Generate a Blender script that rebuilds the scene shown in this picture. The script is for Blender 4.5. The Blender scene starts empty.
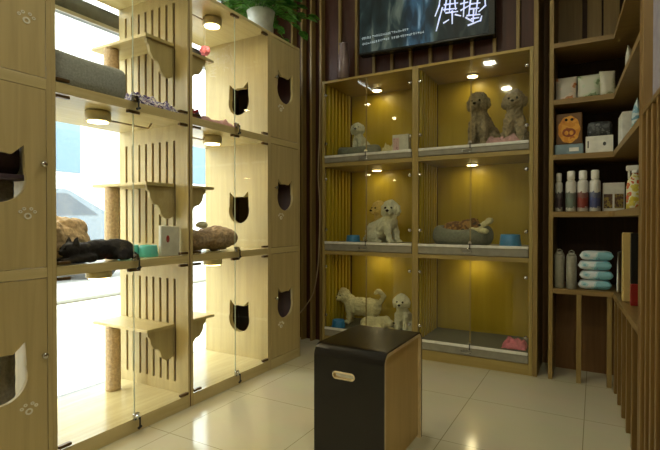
import bpy, bmesh, math, random
from mathutils import Vector, Matrix, noise
PI = math.pi
random.seed(7)
COL = bpy.context.scene.collection
R = math.radians

# ------------------------------------------------------------ materials
def lin(c):
    return tuple((x/255/12.92 if x/255 <= .04045 else ((x/255+.055)/1.055)**2.4) for x in c)
def new_mat(name):
    m = bpy.data.materials.new(name); m.use_nodes = True
    nt = m.node_tree; b = nt.nodes['Principled BSDF']
    return m, nt, b
def mat(name, c, rough=.5, metal=0, spec=.5, noise_amt=.12, scale=25, bump=0.0, sheen=0):
    m, nt, b = new_mat(name)
    col = lin(c)
    tc = nt.nodes.new('ShaderNodeTexCoord'); n = nt.nodes.new('ShaderNodeTexNoise')
    n.inputs['Scale'].default_value = scale; n.inputs['Detail'].default_value = 4
    nt.links.new(tc.outputs['Object'], n.inputs['Vector'])
    r = nt.nodes.new('ShaderNodeValToRGB')
    r.color_ramp.elements[0].position = .3; r.color_ramp.elements[1].position = .7
    r.color_ramp.elements[0].color = tuple(x*(1-noise_amt) for x in col)+(1,)
    r.color_ramp.elements[1].color = tuple(min(1, x*(1+noise_amt)) for x in col)+(1,)
    nt.links.new(n.outputs['Fac'], r.inputs['Fac']); nt.links.new(r.outputs['Color'], b.inputs['Base Color'])
    b.inputs['Roughness'].default_value = rough; b.inputs['Metallic'].default_value = metal
    b.inputs['Specular IOR Level'].default_value = spec
    if sheen: b.inputs['Sheen Weight'].default_value = sheen
    if bump:
        bp = nt.nodes.new('ShaderNodeBump'); bp.inputs['Strength'].default_value = bump; bp.inputs['Distance'].default_value = .01
        nt.links.new(n.outputs['Fac'], bp.inputs['Height']); nt.links.new(bp.outputs['Normal'], b.inputs['Normal'])
    return m
def wood(name, c1, c2, rough=.45, axis='Z', scale=1.0, spec=.4, trans=0):
    m, nt, b = new_mat(name)
    tc = nt.nodes.new('ShaderNodeTexCoord'); mp = nt.nodes.new('ShaderNodeMapping')
    s = {'Z': (26, 26, 1.4), 'Y': (26, 1.4, 26), 'X': (1.4, 26, 26)}[axis]
    mp.inputs['Scale'].default_value = tuple(x*scale for x in s)
    n = nt.nodes.new('ShaderNodeTexNoise'); n.inputs['Scale'].default_value = 1.6; n.inputs['Detail'].default_value = 6
    n.inputs['Distortion'].default_value = .6
    r = nt.nodes.new('ShaderNodeValToRGB'); r.color_ramp.elements[0].position = .32; r.color_ramp.elements[1].position = .68
    r.color_ramp.elements[0].color = lin(c1)+(1,); r.color_ramp.elements[1].color = lin(c2)+(1,)
    nt.links.new(tc.outputs['Object'], mp.inputs['Vector']); nt.links.new(mp.outputs['Vector'], n.inputs['Vector'])
    nt.links.new(n.outputs['Fac'], r.inputs['Fac']); nt.links.new(r.outputs['Color'], b.inputs['Base Color'])
    b.inputs['Roughness'].default_value = rough; b.inputs['Specular IOR Level'].default_value = spec
    return m
def blotch(name, cols, scale=18, rough=.5, bump=.0, pos=None):
    """printed packaging or patterned cloth: bands of several colours"""
    m, nt, b = new_mat(name)
    tc = nt.nodes.new('ShaderNodeTexCoord'); n = nt.nodes.new('ShaderNodeTexNoise')
    n.inputs['Scale'].default_value = scale; n.inputs['Detail'].default_value = 2
    r = nt.nodes.new('ShaderNodeValToRGB'); r.color_ramp.interpolation = 'CONSTANT'
    k = len(cols)
    el = r.color_ramp.elements
    while len(el) < k: el.new(.5)
    for i, c in enumerate(cols):
        el[i].position = 0 if i == 0 else .36 + .28*(i-1)/max(1, k-2) if k > 2 else .5
        if pos: el[i].position = pos[i]
        el[i].color = lin(c)+(1,)
    nt.links.new(tc.outputs['Object'], n.inputs['Vector'])
    nt.links.new(n.outputs['Fac'], r.inputs['Fac']); nt.links.new(r.outputs['Color'], b.inputs['Base Color'])
    b.inputs['Roughness'].default_value = rough
    if bump:
        bp = nt.nodes.new('ShaderNodeBump'); bp.inputs['Strength'].default_value = bump; bp.inputs['Distance'].default_value = .01
        nt.links.new(n.outputs['Fac'], bp.inputs['Height']); nt.links.new(bp.outputs['Normal'], b.inputs['Normal'])
    return m
def emis(name, c, s):
    m, nt, b = new_mat(name)
    b.inputs['Base Color'].default_value = lin(c)+(1,)
    b.inputs['Emission Color'].default_value = lin(c)+(1,); b.inputs['Emission Strength'].default_value = s
    return m
def glass_mat(name, tint=(.96, .97, .95), ior=1.45, rough=.02):
    m = bpy.data.materials.new(name); m.use_nodes = True
    nt = m.node_tree; nt.nodes.clear()
    o = nt.nodes.new('ShaderNodeOutputMaterial'); mx = nt.nodes.new('ShaderNodeMixShader')
    t = nt.nodes.new('ShaderNodeBsdfTransparent'); g = nt.nodes.new('ShaderNodeBsdfGlossy'); lw = nt.nodes.new('ShaderNodeLayerWeight'); lw.inputs['Blend'].default_value = .5
    f = nt.nodes.new('ShaderNodeMath'); f.operation = 'POWER'; f.inputs[1].default_value = 9.5
    g2 = nt.nodes.new('ShaderNodeMath'); g2.operation = 'MULTIPLY_ADD'; f0 = ((ior-1)/(ior+1))**2; g2.inputs[1].default_value = 1-f0; g2.inputs[2].default_value = f0
    nt.links.new(lw.outputs['Facing'], f.inputs[0]); nt.links.new(f.outputs[0], g2.inputs[0])
    t.inputs['Color'].default_value = tint+(1,); g.inputs['Roughness'].default_value = rough
    n = nt.nodes.new('ShaderNodeTexNoise'); n.inputs['Scale'].default_value = 6
    mr = nt.nodes.new('ShaderNodeMapRange'); mr.inputs['To Min'].default_value = rough*.6; mr.inputs['To Max'].default_value = rough*1.6
    nt.links.new(n.outputs['Fac'], mr.inputs['Value']); nt.links.new(mr.outputs['Result'], g.inputs['Roughness'])
    nt.links.new(g2.outputs[0], mx.inputs['Fac']); nt.links.new(t.outputs['BSDF'], mx.inputs[1]); nt.links.new(g.outputs['BSDF'], mx.inputs[2])
    nt.links.new(mx.outputs['Shader'], o.inputs['Surface'])
    return m

M = {}
M['oak'] = wood('light_oak', (176, 158, 110), (190, 172, 122), scale=.8)
M['oak_y'] = wood('light_oak_shelf', (186, 170, 120), (202, 186, 138), axis='Y', rough=.22, scale=.8)
M['oak_x'] = wood('light_oak_cross', (184, 166, 116), (198, 182, 132), axis='X', scale=.8)
M['yel'] = wood('yellow_laminate', (180, 156, 40), (192, 168, 50), rough=.35, scale=.5)
M['yelx'] = wood('yellow_laminate_shelf', (164, 138, 66), (176, 150, 78), rough=.35, axis='X', scale=.5)
M['dogoak'] = wood('dog_cabinet_oak', (152, 132, 76), (166, 146, 88), rough=.4)
M['dogoakx'] = wood('dog_cabinet_oak_rail', (152, 132, 76), (166, 146, 88), rough=.4, axis='X')
M['fin'] = wood('slat_wood', (134, 110, 62), (150, 126, 74), rough=.45)
M['finr'] = wood('slat_wood_right', (120, 92, 48), (134, 106, 58), rough=.45)
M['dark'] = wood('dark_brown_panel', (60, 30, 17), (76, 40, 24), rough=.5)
M['brown'] = wood('brown_panel', (116, 82, 46), (130, 94, 54), rough=.5)
M['shelf'] = wood('shelf_wood', (134, 108, 64), (148, 122, 74), rough=.45, axis='X')
M['shelfback'] = wood('shelf_back_brown', (60, 38, 24), (74, 48, 30), rough=.6)
M['glass'] = glass_mat('clear_glass')
M['glass_dog'] = glass_mat('cabinet_glass', ior=1.5, rough=.035)
M['glass_edge'] = mat('glass_edge', (205, 215, 195), .2)
M['clip'] = mat('bronze_hinge', (92, 70, 40), .4, .6)
M['chrome'] = mat('chrome', (205, 205, 205), .15, 1)
M['black'] = mat('black_plastic', (22, 22, 24), .4)
M['white'] = mat('white_paint', (232, 230, 222), .4)
M['rail'] = mat('white_rail', (226, 226, 218), .35)
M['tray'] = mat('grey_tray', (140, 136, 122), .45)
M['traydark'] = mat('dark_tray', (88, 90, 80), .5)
M['greyfab'] = mat('grey_fabric', (168, 170, 168), .95, noise_amt=.15, scale=120, bump=.4)
M['bedfab'] = mat('grey_bed_fabric', (128, 132, 118), .95, noise_amt=.2, scale=60, bump=.4)
M['brownfur'] = mat('brown_fur', (170, 146, 120), .95, noise_amt=.35, scale=70, bump=.8)
M['tanfur'] = mat('tan_fur', (200, 176, 144), .95, noise_amt=.3, scale=60, bump=.8)
M['sisal'] = mat('sisal_rope', (190, 166, 132), .9, noise_amt=.25, scale=90, bump=.6)
M['greycarpet'] = mat('grey_carpet', (120, 118, 116), .95, noise_amt=.2, scale=80, bump=.6)
M['blackfur'] = mat('black_fur', (26, 22, 26), .8, noise_amt=.4, scale=60, bump=.6)
M['creamfur'] = mat('cream_fur', (226, 218, 172), .95, noise_amt=.14, scale=70, bump=.9, sheen=.2)
M['whitefur'] = mat('white_fur', (228, 226, 200), .95, noise_amt=.12, scale=70, bump=.9, sheen=.2)
M['goldfur'] = mat('golden_fur', (226, 196, 112), .95, noise_amt=.16, scale=70, bump=.9)
M['poodle'] = mat('grey_brown_fur', (150, 134, 104), .95, noise_amt=.35, scale=55, bump=1)
M['poodle2'] = mat('grey_taupe_fur', (166, 150, 120), .95, noise_amt=.3, scale=55, bump=1)
M['darkfur'] = blotch('black_and_brown_fur', [(46, 34, 26), (112, 76, 40), (170, 128, 70), (58, 40, 28)], 26, .95, .6)
M['eye'] = mat('dark_eye', (18, 14, 12), .15)
M['teal'] = mat('turquoise_plastic', (96, 196, 190), .35)
M['blue'] = mat('blue_plastic', (50, 132, 190), .35)
M['pink'] = mat('pink_cloth', (214, 120, 138), .9, noise_amt=.25, scale=40, bump=.5)
M['pinkpale'] = mat('pale_pink_cloth', (206, 158, 160), .9, noise_amt=.25, scale=40, bump=.5)
M['paper'] = mat('white_card', (226, 224, 214), .6)
M['red'] = mat('red_print', (150, 34, 26), .5)
M['stool_top'] = mat('black_lacquer', (18, 14, 12), .22, noise_amt=.3, scale=3)
M['stool_ply'] = wood('stool_plywood', (196, 168, 104), (208, 180, 116), rough=.5)
M['plyedge'] = mat('plywood_edge', (226, 206, 160), .5)
M['alu'] = mat('window_aluminium', (104, 106, 106), .35, .6)
M['alulight'] = mat('window_bead', (190, 190, 186), .35, .3)
M['wallp'] = mat('warm_white_wall', (214, 206, 186), .8)
M['ceil'] = mat('ceiling_paint', (224, 220, 208), .8)
M['greywall'] = mat('lavender_grey_wall', (150, 142, 150), .7)
M['pot'] = mat('white_ceramic', (210, 216, 212), .3)
M['leaf'] = blotch('green_leaf', [(38, 86, 28), (58, 118, 38), (88, 146, 52), (44, 96, 30)], 40, .4)
M['darkpad'] = mat('dark_plum_fabric', (84, 70, 80), .95)
M['soil'] = mat('soil', (50, 36, 24), .95)
M['lamp'] = emis('lamp_glow', (255, 226, 160), 14)
M['lampc'] = emis('ceiling_lamp_glow', (255, 240, 205), 22)
M['lampbody'] = mat('lamp_housing', (206, 196, 164), .5)
M['cable'] = mat('beige_cable', (170, 150, 120), .5)
M['paw'] = mat('paw_sticker', (226, 222, 204), .5)
M['bezel'] = mat('television_bezel', (16, 20, 18), .25)
M['scrwhite'] = emis('screen_lettering', (206, 216, 255), .75)
M['scrgrey'] = emis('screen_subtitle', (176, 190, 196), .45)
M['road'] = mat('street_asphalt', (150, 150, 148), .9)
M['pave'] = mat('street_paving', (206, 202, 190), .85)
M['kerb'] = mat('kerb_stone', (96, 94, 82), .85)
M['facade'] = mat('facade_render', (216, 218, 214), .8)
M['facadeblue'] = mat('facade_blue_pillar', (84, 108, 124), .6)
M['car'] = mat('silver_car_paint', (92, 102, 110), .25, .3)
M['carglass'] = mat('car_window', (52, 62, 72), .1)
M['tyre'] = mat('tyre', (30, 30, 30), .8)

# floor: large glossy cream tiles
def floor_mat():
    m, nt, b = new_mat('cream_tile')
    tc = nt.nodes.new('ShaderNodeTexCoord'); mp = nt.nodes.new('ShaderNodeMapping')
    mp.inputs['Location'].default_value = (.04/.535, .30, 0)
    mp.inputs['Scale'].default_value = (1/.535, 1/.535, 1)
    br = nt.nodes.new('ShaderNodeTexBrick'); br.offset = 0; br.squash = 1
    for k, v in (('Scale', 1.0), ('Mortar Size', .003), ('Brick Width', 1.0), ('Row Height', 1.0), ('Mortar Smooth', .1), ('Bias', 0)):
        br.inputs[k].default_value = v
    br.inputs['Color1'].default_value = lin((214, 208, 180))+(1,); br.inputs['Color2'].default_value = lin((217, 211, 184))+(1,)
    br.inputs['Mortar'].default_value = lin((150, 142, 112))+(1,)
    n = nt.nodes.new('ShaderNodeTexNoise'); n.inputs['Scale'].default_value = 5; n.inputs['Detail'].default_value = 6
    mx = nt.nodes.new('ShaderNodeMix'); mx.data_type = 'RGBA'; mx.blend_type = 'MULTIPLY'; mx.inputs['Factor'].default_value = .15
    nt.links.new(tc.outputs['Object'], mp.inputs['Vector']); nt.links.new(mp.outputs['Vector'], br.inputs['Vector'])
    nt.links.new(tc.outputs['Object'], n.inputs['Vector'])
    nt.links.new(br.outputs['Color'], mx.inputs['A']); nt.links.new(n.outputs['Color'], mx.inputs['B'])
    nt.links.new(mx.outputs['Result'], b.inputs['Base Color'])
    b.inputs['Roughness'].default_value = .13; b.inputs['Specular IOR Level'].default_value = .5; b.inputs['IOR'].default_value = 1.8
    return m
M['floor'] = floor_mat()
def screen_mat():
    m, nt, b = new_mat('television_picture')
    tc = nt.nodes.new('ShaderNodeTexCoord'); mp = nt.nodes.new('ShaderNodeMapping'); mp.inputs['Scale'].default_value = (13, 1, 4)
    n = nt.nodes.new('ShaderNodeTexNoise'); n.inputs['Scale'].default_value = 1.2; n.inputs['Detail'].default_value = 5; n.inputs['Distortion'].default_value = .8
    r = nt.nodes.new('ShaderNodeValToRGB'); e = r.color_ramp.elements
    e[0].position = .38; e[0].color = lin((14, 26, 26))+(1,); e[1].position = .72; e[1].color = lin((120, 128, 112))+(1,)
    x = e.new(.55); x.color = lin((36, 58, 58))+(1,)
    sx = nt.nodes.new('ShaderNodeSeparateXYZ')
    # fade towards the right of the picture and a pale blue column in the middle
    r2 = nt.nodes.new('ShaderNodeValToRGB'); e2 = r2.color_ramp.elements
    e2[0].position = 0; e2[0].color = (1, 1, 1, 1); e2[1].position = 1; e2[1].color = (.2, .2, .25, 1)
    y = e2.new(.33); y.color = (.8, .9, .9, 1); y = e2.new(.41); y.color = (2.6, 3.4, 5.5, 1); y = e2.new(.5); y.color = (2.2, 3., 4.6, 1); y = e2.new(.56); y.color = (.35, .5, .5, 1)
    mr = nt.nodes.new('ShaderNodeMapRange'); mr.inputs['From Min'].default_value = 0; mr.inputs['From Max'].default_value = .95
    mx = nt.nodes.new('ShaderNodeMix'); mx.data_type = 'RGBA'; mx.blend_type = 'MULTIPLY'; mx.inputs['Factor'].default_value = 1
    nt.links.new(tc.outputs['Object'], mp.inputs['Vector']); nt.links.new(mp.outputs['Vector'], n.inputs['Vector'])
    nt.links.new(tc.outputs['Object'], sx.inputs['Vector']); nt.links.new(sx.outputs['X'], mr.inputs['Value']); nt.links.new(mr.outputs['Result'], r2.inputs['Fac'])
    nt.links.new(n.outputs['Fac'], r.inputs['Fac']); nt.links.new(r.outputs['Color'], mx.inputs['A']); nt.links.new(r2.outputs['Color'], mx.inputs['B'])
    nt.links.new(mx.outputs['Result'], b.inputs['Emission Color']); b.inputs['Emission Strength'].default_value = .55
    b.inputs['Base Color'].default_value = (.01, .01, .01, 1); b.inputs['Roughness'].default_value = .45; b.inputs['Specular IOR Level'].default_value = .25
    return m
M['screen'] = screen_mat()

# ------------------------------------------------------------ mesh helpers
def box(bm, x0, x1, y0, y1, z0, z1, bev=0, T=None):
    vs = [bm.verts.new((x, y, z)) for x in (x0, x1) for y in (y0, y1) for z in (z0, z1)]
    fs = [bm.faces.new([vs[i] for i in q]) for q in ((0, 1, 3, 2), (4, 6, 7, 5), (0, 4, 5, 1), (2, 3, 7, 6), (0, 2, 6, 4), (1, 5, 7, 3))]
    if bev:
        es = list({e for f in fs for e in f.edges})
        r = bmesh.ops.bevel(bm, geom=es, offset=bev, segments=2, affect='EDGES', profile=.5)
        vs = list({v for f in r['faces'] for v in f.verts} | {v for v in vs if v.is_valid})
    if T:
        for v in vs: v.co = T @ v.co
    return vs
def ring_loft(bm, rings, cap=True, closed=True):
    L = [[bm.verts.new(p) for p in r] for r in rings]
    n = len(L[0])
    for a, b in zip(L, L[1:]):
        for i in range(n if closed else n-1):
            bm.faces.new((a[i], a[(i+1) % n], b[(i+1) % n], b[i]))
    if cap:
        bm.faces.new(list(reversed(L[0]))); bm.faces.new(L[-1])
    return L
def lathe(bm, prof, c=(0, 0, 0), seg=24, sx=1, sy=1, cap=True):
    ring_loft(bm, [[(c[0]+r*sx*math.cos(2*PI*i/seg), c[1]+r*sy*math.sin(2*PI*i/seg), c[2]+z) for i in range(seg)] for r, z in prof], cap)
def tube(bm, pts, r, seg=8):
    pts = [Vector(p) for p in pts]; rings = []
    for i, p in enumerate(pts):
        d = (pts[min(i+1, len(pts)-1)]-pts[max(i-1, 0)]).normalized()
        u = d.orthogonal().normalized() if i == 0 else (u - d*u.dot(d)).normalized()
        w = d.cross(u); rr = r[i] if isinstance(r, (list, tuple)) else r
        rings.append([p+u*rr*math.cos(2*PI*k/seg)+w*rr*math.sin(2*PI*k/seg) for k in range(seg)])
    ring_loft(bm, rings)
def prism(bm, outer, holes, f, t):
    """outline with holes in the (a,b) plane, extruded by t; f(a,b,c) gives the point"""
    edges = []
    for loop in [outer]+list(holes):
        vs = [bm.verts.new(f(a, b, 0)) for a, b in loop]
        edges += [bm.edges.new((vs[i], vs[(i+1) % len(vs)])) for i in range(len(vs))]
    r = bmesh.ops.triangle_fill(bm, use_beauty=True, use_dissolve=False, edges=edges)
    faces = [g for g in r['geom'] if isinstance(g, bmesh.types.BMFace)]
    d = Vector(f(0, 0, t))-Vector(f(0, 0, 0))
    e = bmesh.ops.extrude_face_region(bm, geom=faces)
    for v in [g for g in e['geom'] if isinstance(g, bmesh.types.BMVert)]: v.co += d
    bmesh.ops.recalc_face_normals(bm, faces=bm.faces[:])
def rect(a0, a1, b0, b1): return [(a0, b0), (a1, b0), (a1, b1), (a0, b1)]
def BM(): return bmesh.new()
def bx(*a, **k):
    bm = BM(); box(bm, *a, **k); return bm

def finish(name, bm, m, smooth=False):
    me = bpy.data.meshes.new(name)
    bmesh.ops.recalc_face_normals(bm, faces=bm.faces[:])
    bm.to_mesh(me); bm.free()
    me.materials.append(M[m] if isinstance(m, str) else m)
    if smooth:
        for p in me.polygons: p.use_smooth = True
    return me
WM = {}
def part(name, bm, m, parent=None, smooth=False, label=None):
    """bm is in world coordinates; linked as one mesh object, in its parent's frame"""
    if parent is not None:
        bm.transform(WM[parent.name].inverted())
        me = finish(name, bm, m, smooth)
        o = bpy.data.objects.new(name, me); COL.objects.link(o); o.parent = parent
        WM[o.name] = WM[parent.name]
    else:
        me = finish(name, bm, m, smooth)
        o = bpy.data.objects.new(name, me); COL.objects.link(o)
        WM[o.name] = Matrix.Identity(4)
    if label: o['label'] = label
    return o
def thing(name, label, cat, loc, rz=0, group=None):
    o = bpy.data.objects.new(name, None); COL.objects.link(o)
    o.empty_display_size = .05
    o.location = loc; o.rotation_euler = (0, 0, rz)
    WM[o.name] = Matrix.Translation(loc) @ Matrix.Rotation(rz, 4, 'Z')
    o['label'] = label; o['category'] = cat
    if group: o['group'] = group
    return o
def single(name, bm, m, label, cat, group=None, smooth=False):
    """a thing of one mesh, its origin moved to its base"""
    bm.verts.ensure_lookup_table()
    xs = [v.co for v in bm.verts]
    c = Vector(((min(v.x for v in xs)+max(v.x for v in xs))/2, (min(v.y for v in xs)+max(v.y for v in xs))/2, min(v.z for v in xs)))
    bm.transform(Matrix.Translation(-c))
    me = finish(name, bm, m, smooth); o = bpy.data.objects.new(name, me); COL.objects.link(o); o.location = c
    WM[o.name] = Matrix.Translation(c)
    o['label'] = label; o['category'] = cat
    if group: o['group'] = group
    return o
def struct(name, bm, m, smooth=False):
    o = part(name, bm, m, None, smooth); o['kind'] = 'structure'; return o
def copy_tree(o, parent=None, loc=None):
    c = o.copy(); COL.objects.link(c)
    if parent: c.parent = parent
    if loc: c.location = loc
    for ch in list(o.children): copy_tree(ch, c)
    return c

# ------------------------------------------------------------ key sizes (metres), camera at the origin of x,y
XL = -1.785       # front plane of the cat cabinets
XB = -2.315       # their back
WX = -2.395        # window plane
YB = 3.06         # front plane of the dog cabinets
CEIL = 2.95

# ------------------------------------------------------------ room shell
struct('floor', bx(-2.42, 2.2, -2.6, 3.70, -.1, 0), 'floor')
struct('ceiling', bx(-2.48, 2.2, -2.6, 3.70, CEIL, CEIL+.1), 'ceil')
bm = BM()
box(bm, -2.48, -2.34, -2.6, .60, 0, CEIL); box(bm, -2.48, -2.34, 2.62, 3.70, 0, CEIL); box(bm, -2.48, -2.34, .60, 2.62, 2.62, CEIL)
struct('wall_left', bm, 'wallp')
struct('wall_front', bx(-2.48, 2.2, -2.70, -2.6, 0, CEIL), 'wallp')
struct('wall_back', bx(-2.34, .60, 3.56, 3.66, 0, CEIL), 'shelfback')
bm = BM(); box(bm, -2.34, -1.816, 3.16, 3.20, 0, CEIL); box(bm, -1.816, -.336, 3.16, 3.20, 2.02, CEIL)
struct('trim_1', bm, 'dark')                         # dark panelling behind the wall slats

# window with its frame
win = BM(); box(win, WX-.006, WX, .62, 2.60, .02, 2.60)
w1 = struct('window_1', win, 'glass')
bm = BM()
for z0, z1 in ((0, .035), (2.585, 2.62)): box(bm, WX-.03, WX+.012, .60, 2.62, z0, z1, .003)
for y0, y1 in ((.60, .635), (2.585, 2.62)): box(bm, WX-.03, WX+.012, y0, y1, .035, 2.585, .003)
box(bm, WX-.03, WX+.012, .635, 2.585, 2.020, 2.125, .003)
part('window_frame', bm, 'alu', w1)
bm = BM(); box(bm, WX+.012, WX+.020, .635, 2.585, 2.018, 2.040, .002); part('glazing_bead', bm, 'alulight', w1)

# street outside the window
struct('ground', bx(-16, -2.48, -14, 22, -.14, -.04), 'road')
struct('trim_2', bx(-5.2, -2.48, -14, 22, -.04, 0.0), 'pave')
struct('trim_3', bx(-5.35, -5.2, -14, 22, -.04, 0.02), 'kerb')
bt = thing('street_building', 'overexposed pale building across the street seen through the cat cabinets', 'building', (-12, 6, -.04))
part('wall', bx(-13, -12, -10, 22, -.04, 7), 'facade', bt)
for i, y in enumerate((2.3, 4.6, 6.9, 9.2, 11.5)): part('window', bx(-12.02, -11.96, y, y+.65, 2.2, 3.8, .01), 'facadeblue', bt)

# parked car across the road, side on
def car(cx, cy):
    t = thing('parked_car', 'pale silver car parked in the street beyond the glass of the cat cabinets', 'car', (cx, cy, -.04))
    prof = [(-2.1, .35), (-2.12, .75), (-1.9, .95), (-1.15, 1.02), (-.55, 1.45), (.75, 1.48), (1.5, 1.08), (2.05, .98), (2.12, .6), (2.08, .33)]
    bm = BM(); prism(bm, prof, [], lambda a, b, c: (cx-.8+c, cy+a, b-.04), 1.6)
    bmesh.ops.bevel(bm, geom=bm.edges[:], offset=.03, segments=2, affect='EDGES')
    part('car_body', bm, 'car', t)
    for q in ([(-1.0, 1.05), (-.5, 1.38), (.05, 1.40), (.05, 1.05)], [(.12, 1.05), (.12, 1.40), (.72, 1.41), (1.25, 1.07)]):
        bm = BM(); prism(bm, q, [], lambda a, b, c: (cx+.79+c, cy+a, b-.04), .02); part('car_window', bm, 'carglass', t)
    for s in (-1.3, 1.35):
        for sx in (-.72, .62):
            bm = BM(); lathe(bm, [(.20, 0), (.31, .01), (.32, .05), (.32, .14), (.30, .18), (.2, .19)], seg=24)
            bm.transform(Matrix.Translation((cx+sx, cy+s, .28)) @ Matrix.Rotation(R(90), 4, 'Y')); part('wheel', bm, 'tyre', t, True)
car(-8.0, 3.6)

# ------------------------------------------------------------ cat cabinets along the window
ZB = (.062, .772, 1.477)                      # top of each cell floor
CELLTOP = (.735, 1.437, 2.118)                # underside of the board above each cell
TOP = 2.137
def cat_outline(ca, cb, w, h):
    """cat head: round face and two small pointed ears"""
    p = []
    for k in range(-14, 15):
        a = -PI/2+R(155)*k/14
        if abs(k) == 12: p.append((ca+math.copysign(.45*w, k), cb+.49*h)); continue
        if abs(k) == 11: p.append((ca+math.copysign(.475*w, k), cb+.10*h)); continue
        if abs(k) == 13: p.append((ca+math.copysign(.22*w, k), cb+.315*h)); continue
        if abs(k) == 14: p.append((ca+math.copysign(.11*w, k), cb+.33*h)); continue
        p.append((ca+.5*w*math.cos(a), cb-.09*h+.41*h*math.sin(a)))
    return p
def paw(parent, y, z, s=.026):
    bm = BM()
    def ring(cy, cz, ro, ri):
        n = 16
        o = [bm.verts.new((XL+.003, cy+ro*math.cos(2*PI*i/n), cz+ro*.9*math.sin(2*PI*i/n))) for i in range(n)]
        q = [bm.verts.new((XL+.003, cy+ri*math.cos(2*PI*i/n), cz+ri*.9*math.sin(2*PI*i/n))) for i in range(n)]
        o2 = [bm.verts.new(v.co-Vector((.003, 0, 0))) for v in o]
        q2 = [bm.verts.new(v.co-Vector((.003, 0, 0))) for v in q]
        for i in range(n):
            j = (i+1) % n
            bm.faces.new((o[i], o[j], q[j], q[i])); bm.faces.new((o2[i], o2[j], o[j], o[i])); bm.faces.new((q[i], q[j], q2[j], q2[i]))
    ring(y, z-.3*s, .5*s, .28*s)
    for a in (150, 115, 65, 30):
        ring(y+1.1*s*math.cos(R(a)), z-.2*s+1.0*s*math.sin(R(a)), .25*s, .12*s)
    o = part('paw_sticker', bm, 'paw', parent); return o
def lock(parent, y, z):
    bm = BM(); box(bm, XL+.004, XL+.016, y-.012, y+.016, z-.004, z+.024, .002)
    bm2 = BM(); lathe(bm2, [(.011, 0), (.012, .004), (.012, .022), (.009, .026)], seg=16)
    bm2.transform(Matrix.Translation((XL+.012, y, z+.010)) @ Matrix.Rotation(R(90), 4, 'Y'))
    l = part('lock', bm, 'chrome', parent)
    bm2.transform(Matrix.Identity(4)); part('lock_cylinder', bm2, 'chrome', l, True) if False else bm2.free()
    k = BM(); box(k, XL+.017, XL+.021, y+.002, y+.012, z-.032, z+.004, .001); part('key', k, 'black', l) if parent.parent is None else k.free()
def cabinet_shell(t, y0, y1, slots_right=False, cat_right=False, cat_left=False):
    th = .017
    if cat_left:
        bm = BM(); prism(bm, rect(XB, XL, 0, TOP), [cat_outline(-2.02, zb+.260, .172, .210) for zb in ZB], lambda a, b, c: (a, y0+c, b), th)
        part('side_panel', bm, 'oak', t, label='side panel with cat head cut-outs')
    else: part('side_panel', bx(XB, XL, y0, y0+th, 0, TOP, .001), 'oak', t)
    holes = []
    if slots_right:
        for zb in ZB:
            for k in range(8):
                xc = -2.256+.0536*k
                holes.append(rect(xc-.0085, xc+.0085, zb+.055, zb+.585))
    if cat_right:
        for zb in ZB: holes.append(cat_outline(-2.02, zb+.260, .172, .210))
    bm = BM(); prism(bm, rect(XB, XL, 0, TOP), holes, lambda a, b, c: (a, y1-th+c, b), th if not slots_right else .010)
    if slots_right: part('slot_shade', bx(XB, XL-.002, y1-.0065, y1, 0, TOP), 'dark', t, label='added dark board, its colour stands in for shade in the slots')  # board added so the slots read dark, their shade is in its colour
    part('side_panel', bm, 'oak', t, label='side panel pierced by vertical slots' if slots_right else 'side panel with cat head cut-outs' if cat_right else None)
    yi0, yi1 = y0+th+.0005, y1-th-.0005
    part('plinth', bx(XB, XL, yi0, yi1, 0, ZB[0], .001), 'oak_y', t)
    part('shelf', bx(XB, XL, yi0, yi1, CELLTOP[0], ZB[1], .001), 'oak_y', t)
    part('shelf', bx(XB, XL, yi0, yi1, CELLTOP[1], ZB[2], .001), 'oak_y', t)
    part('top_panel', bx(XB, XL, yi0, yi1, CELLTOP[2], TOP, .001), 'oak_y', t)
    return yi0, yi1
def wooden_doors(t, yi0, yi1, hy, knob_y, paw_y):
    for zb, zt in zip(ZB, CELLTOP):
        bm = BM()
        prism(bm, rect(yi0+.003, yi1-.003, zb+.003, zt-.003), [cat_outline(hy, zb+.345, .176, .210)], lambda a, b, c: (XL-.016+c, a, b), .016)
        d = part('door', bm, 'oak', t, label='wooden door with cat head cut-out')
        k = BM(); lathe(k, [(.004, 0), (.005, .01), (.011, .014), (.011, .022), (.006, .025)], seg=16)
        k.transform(Matrix.Translation((XL, knob_y, zb+.385)) @ Matrix.Rotation(R(90), 4, 'Y')); part('knob', k, 'chrome', d, True)
        paw(d, paw_y, zb+.20)
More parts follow.
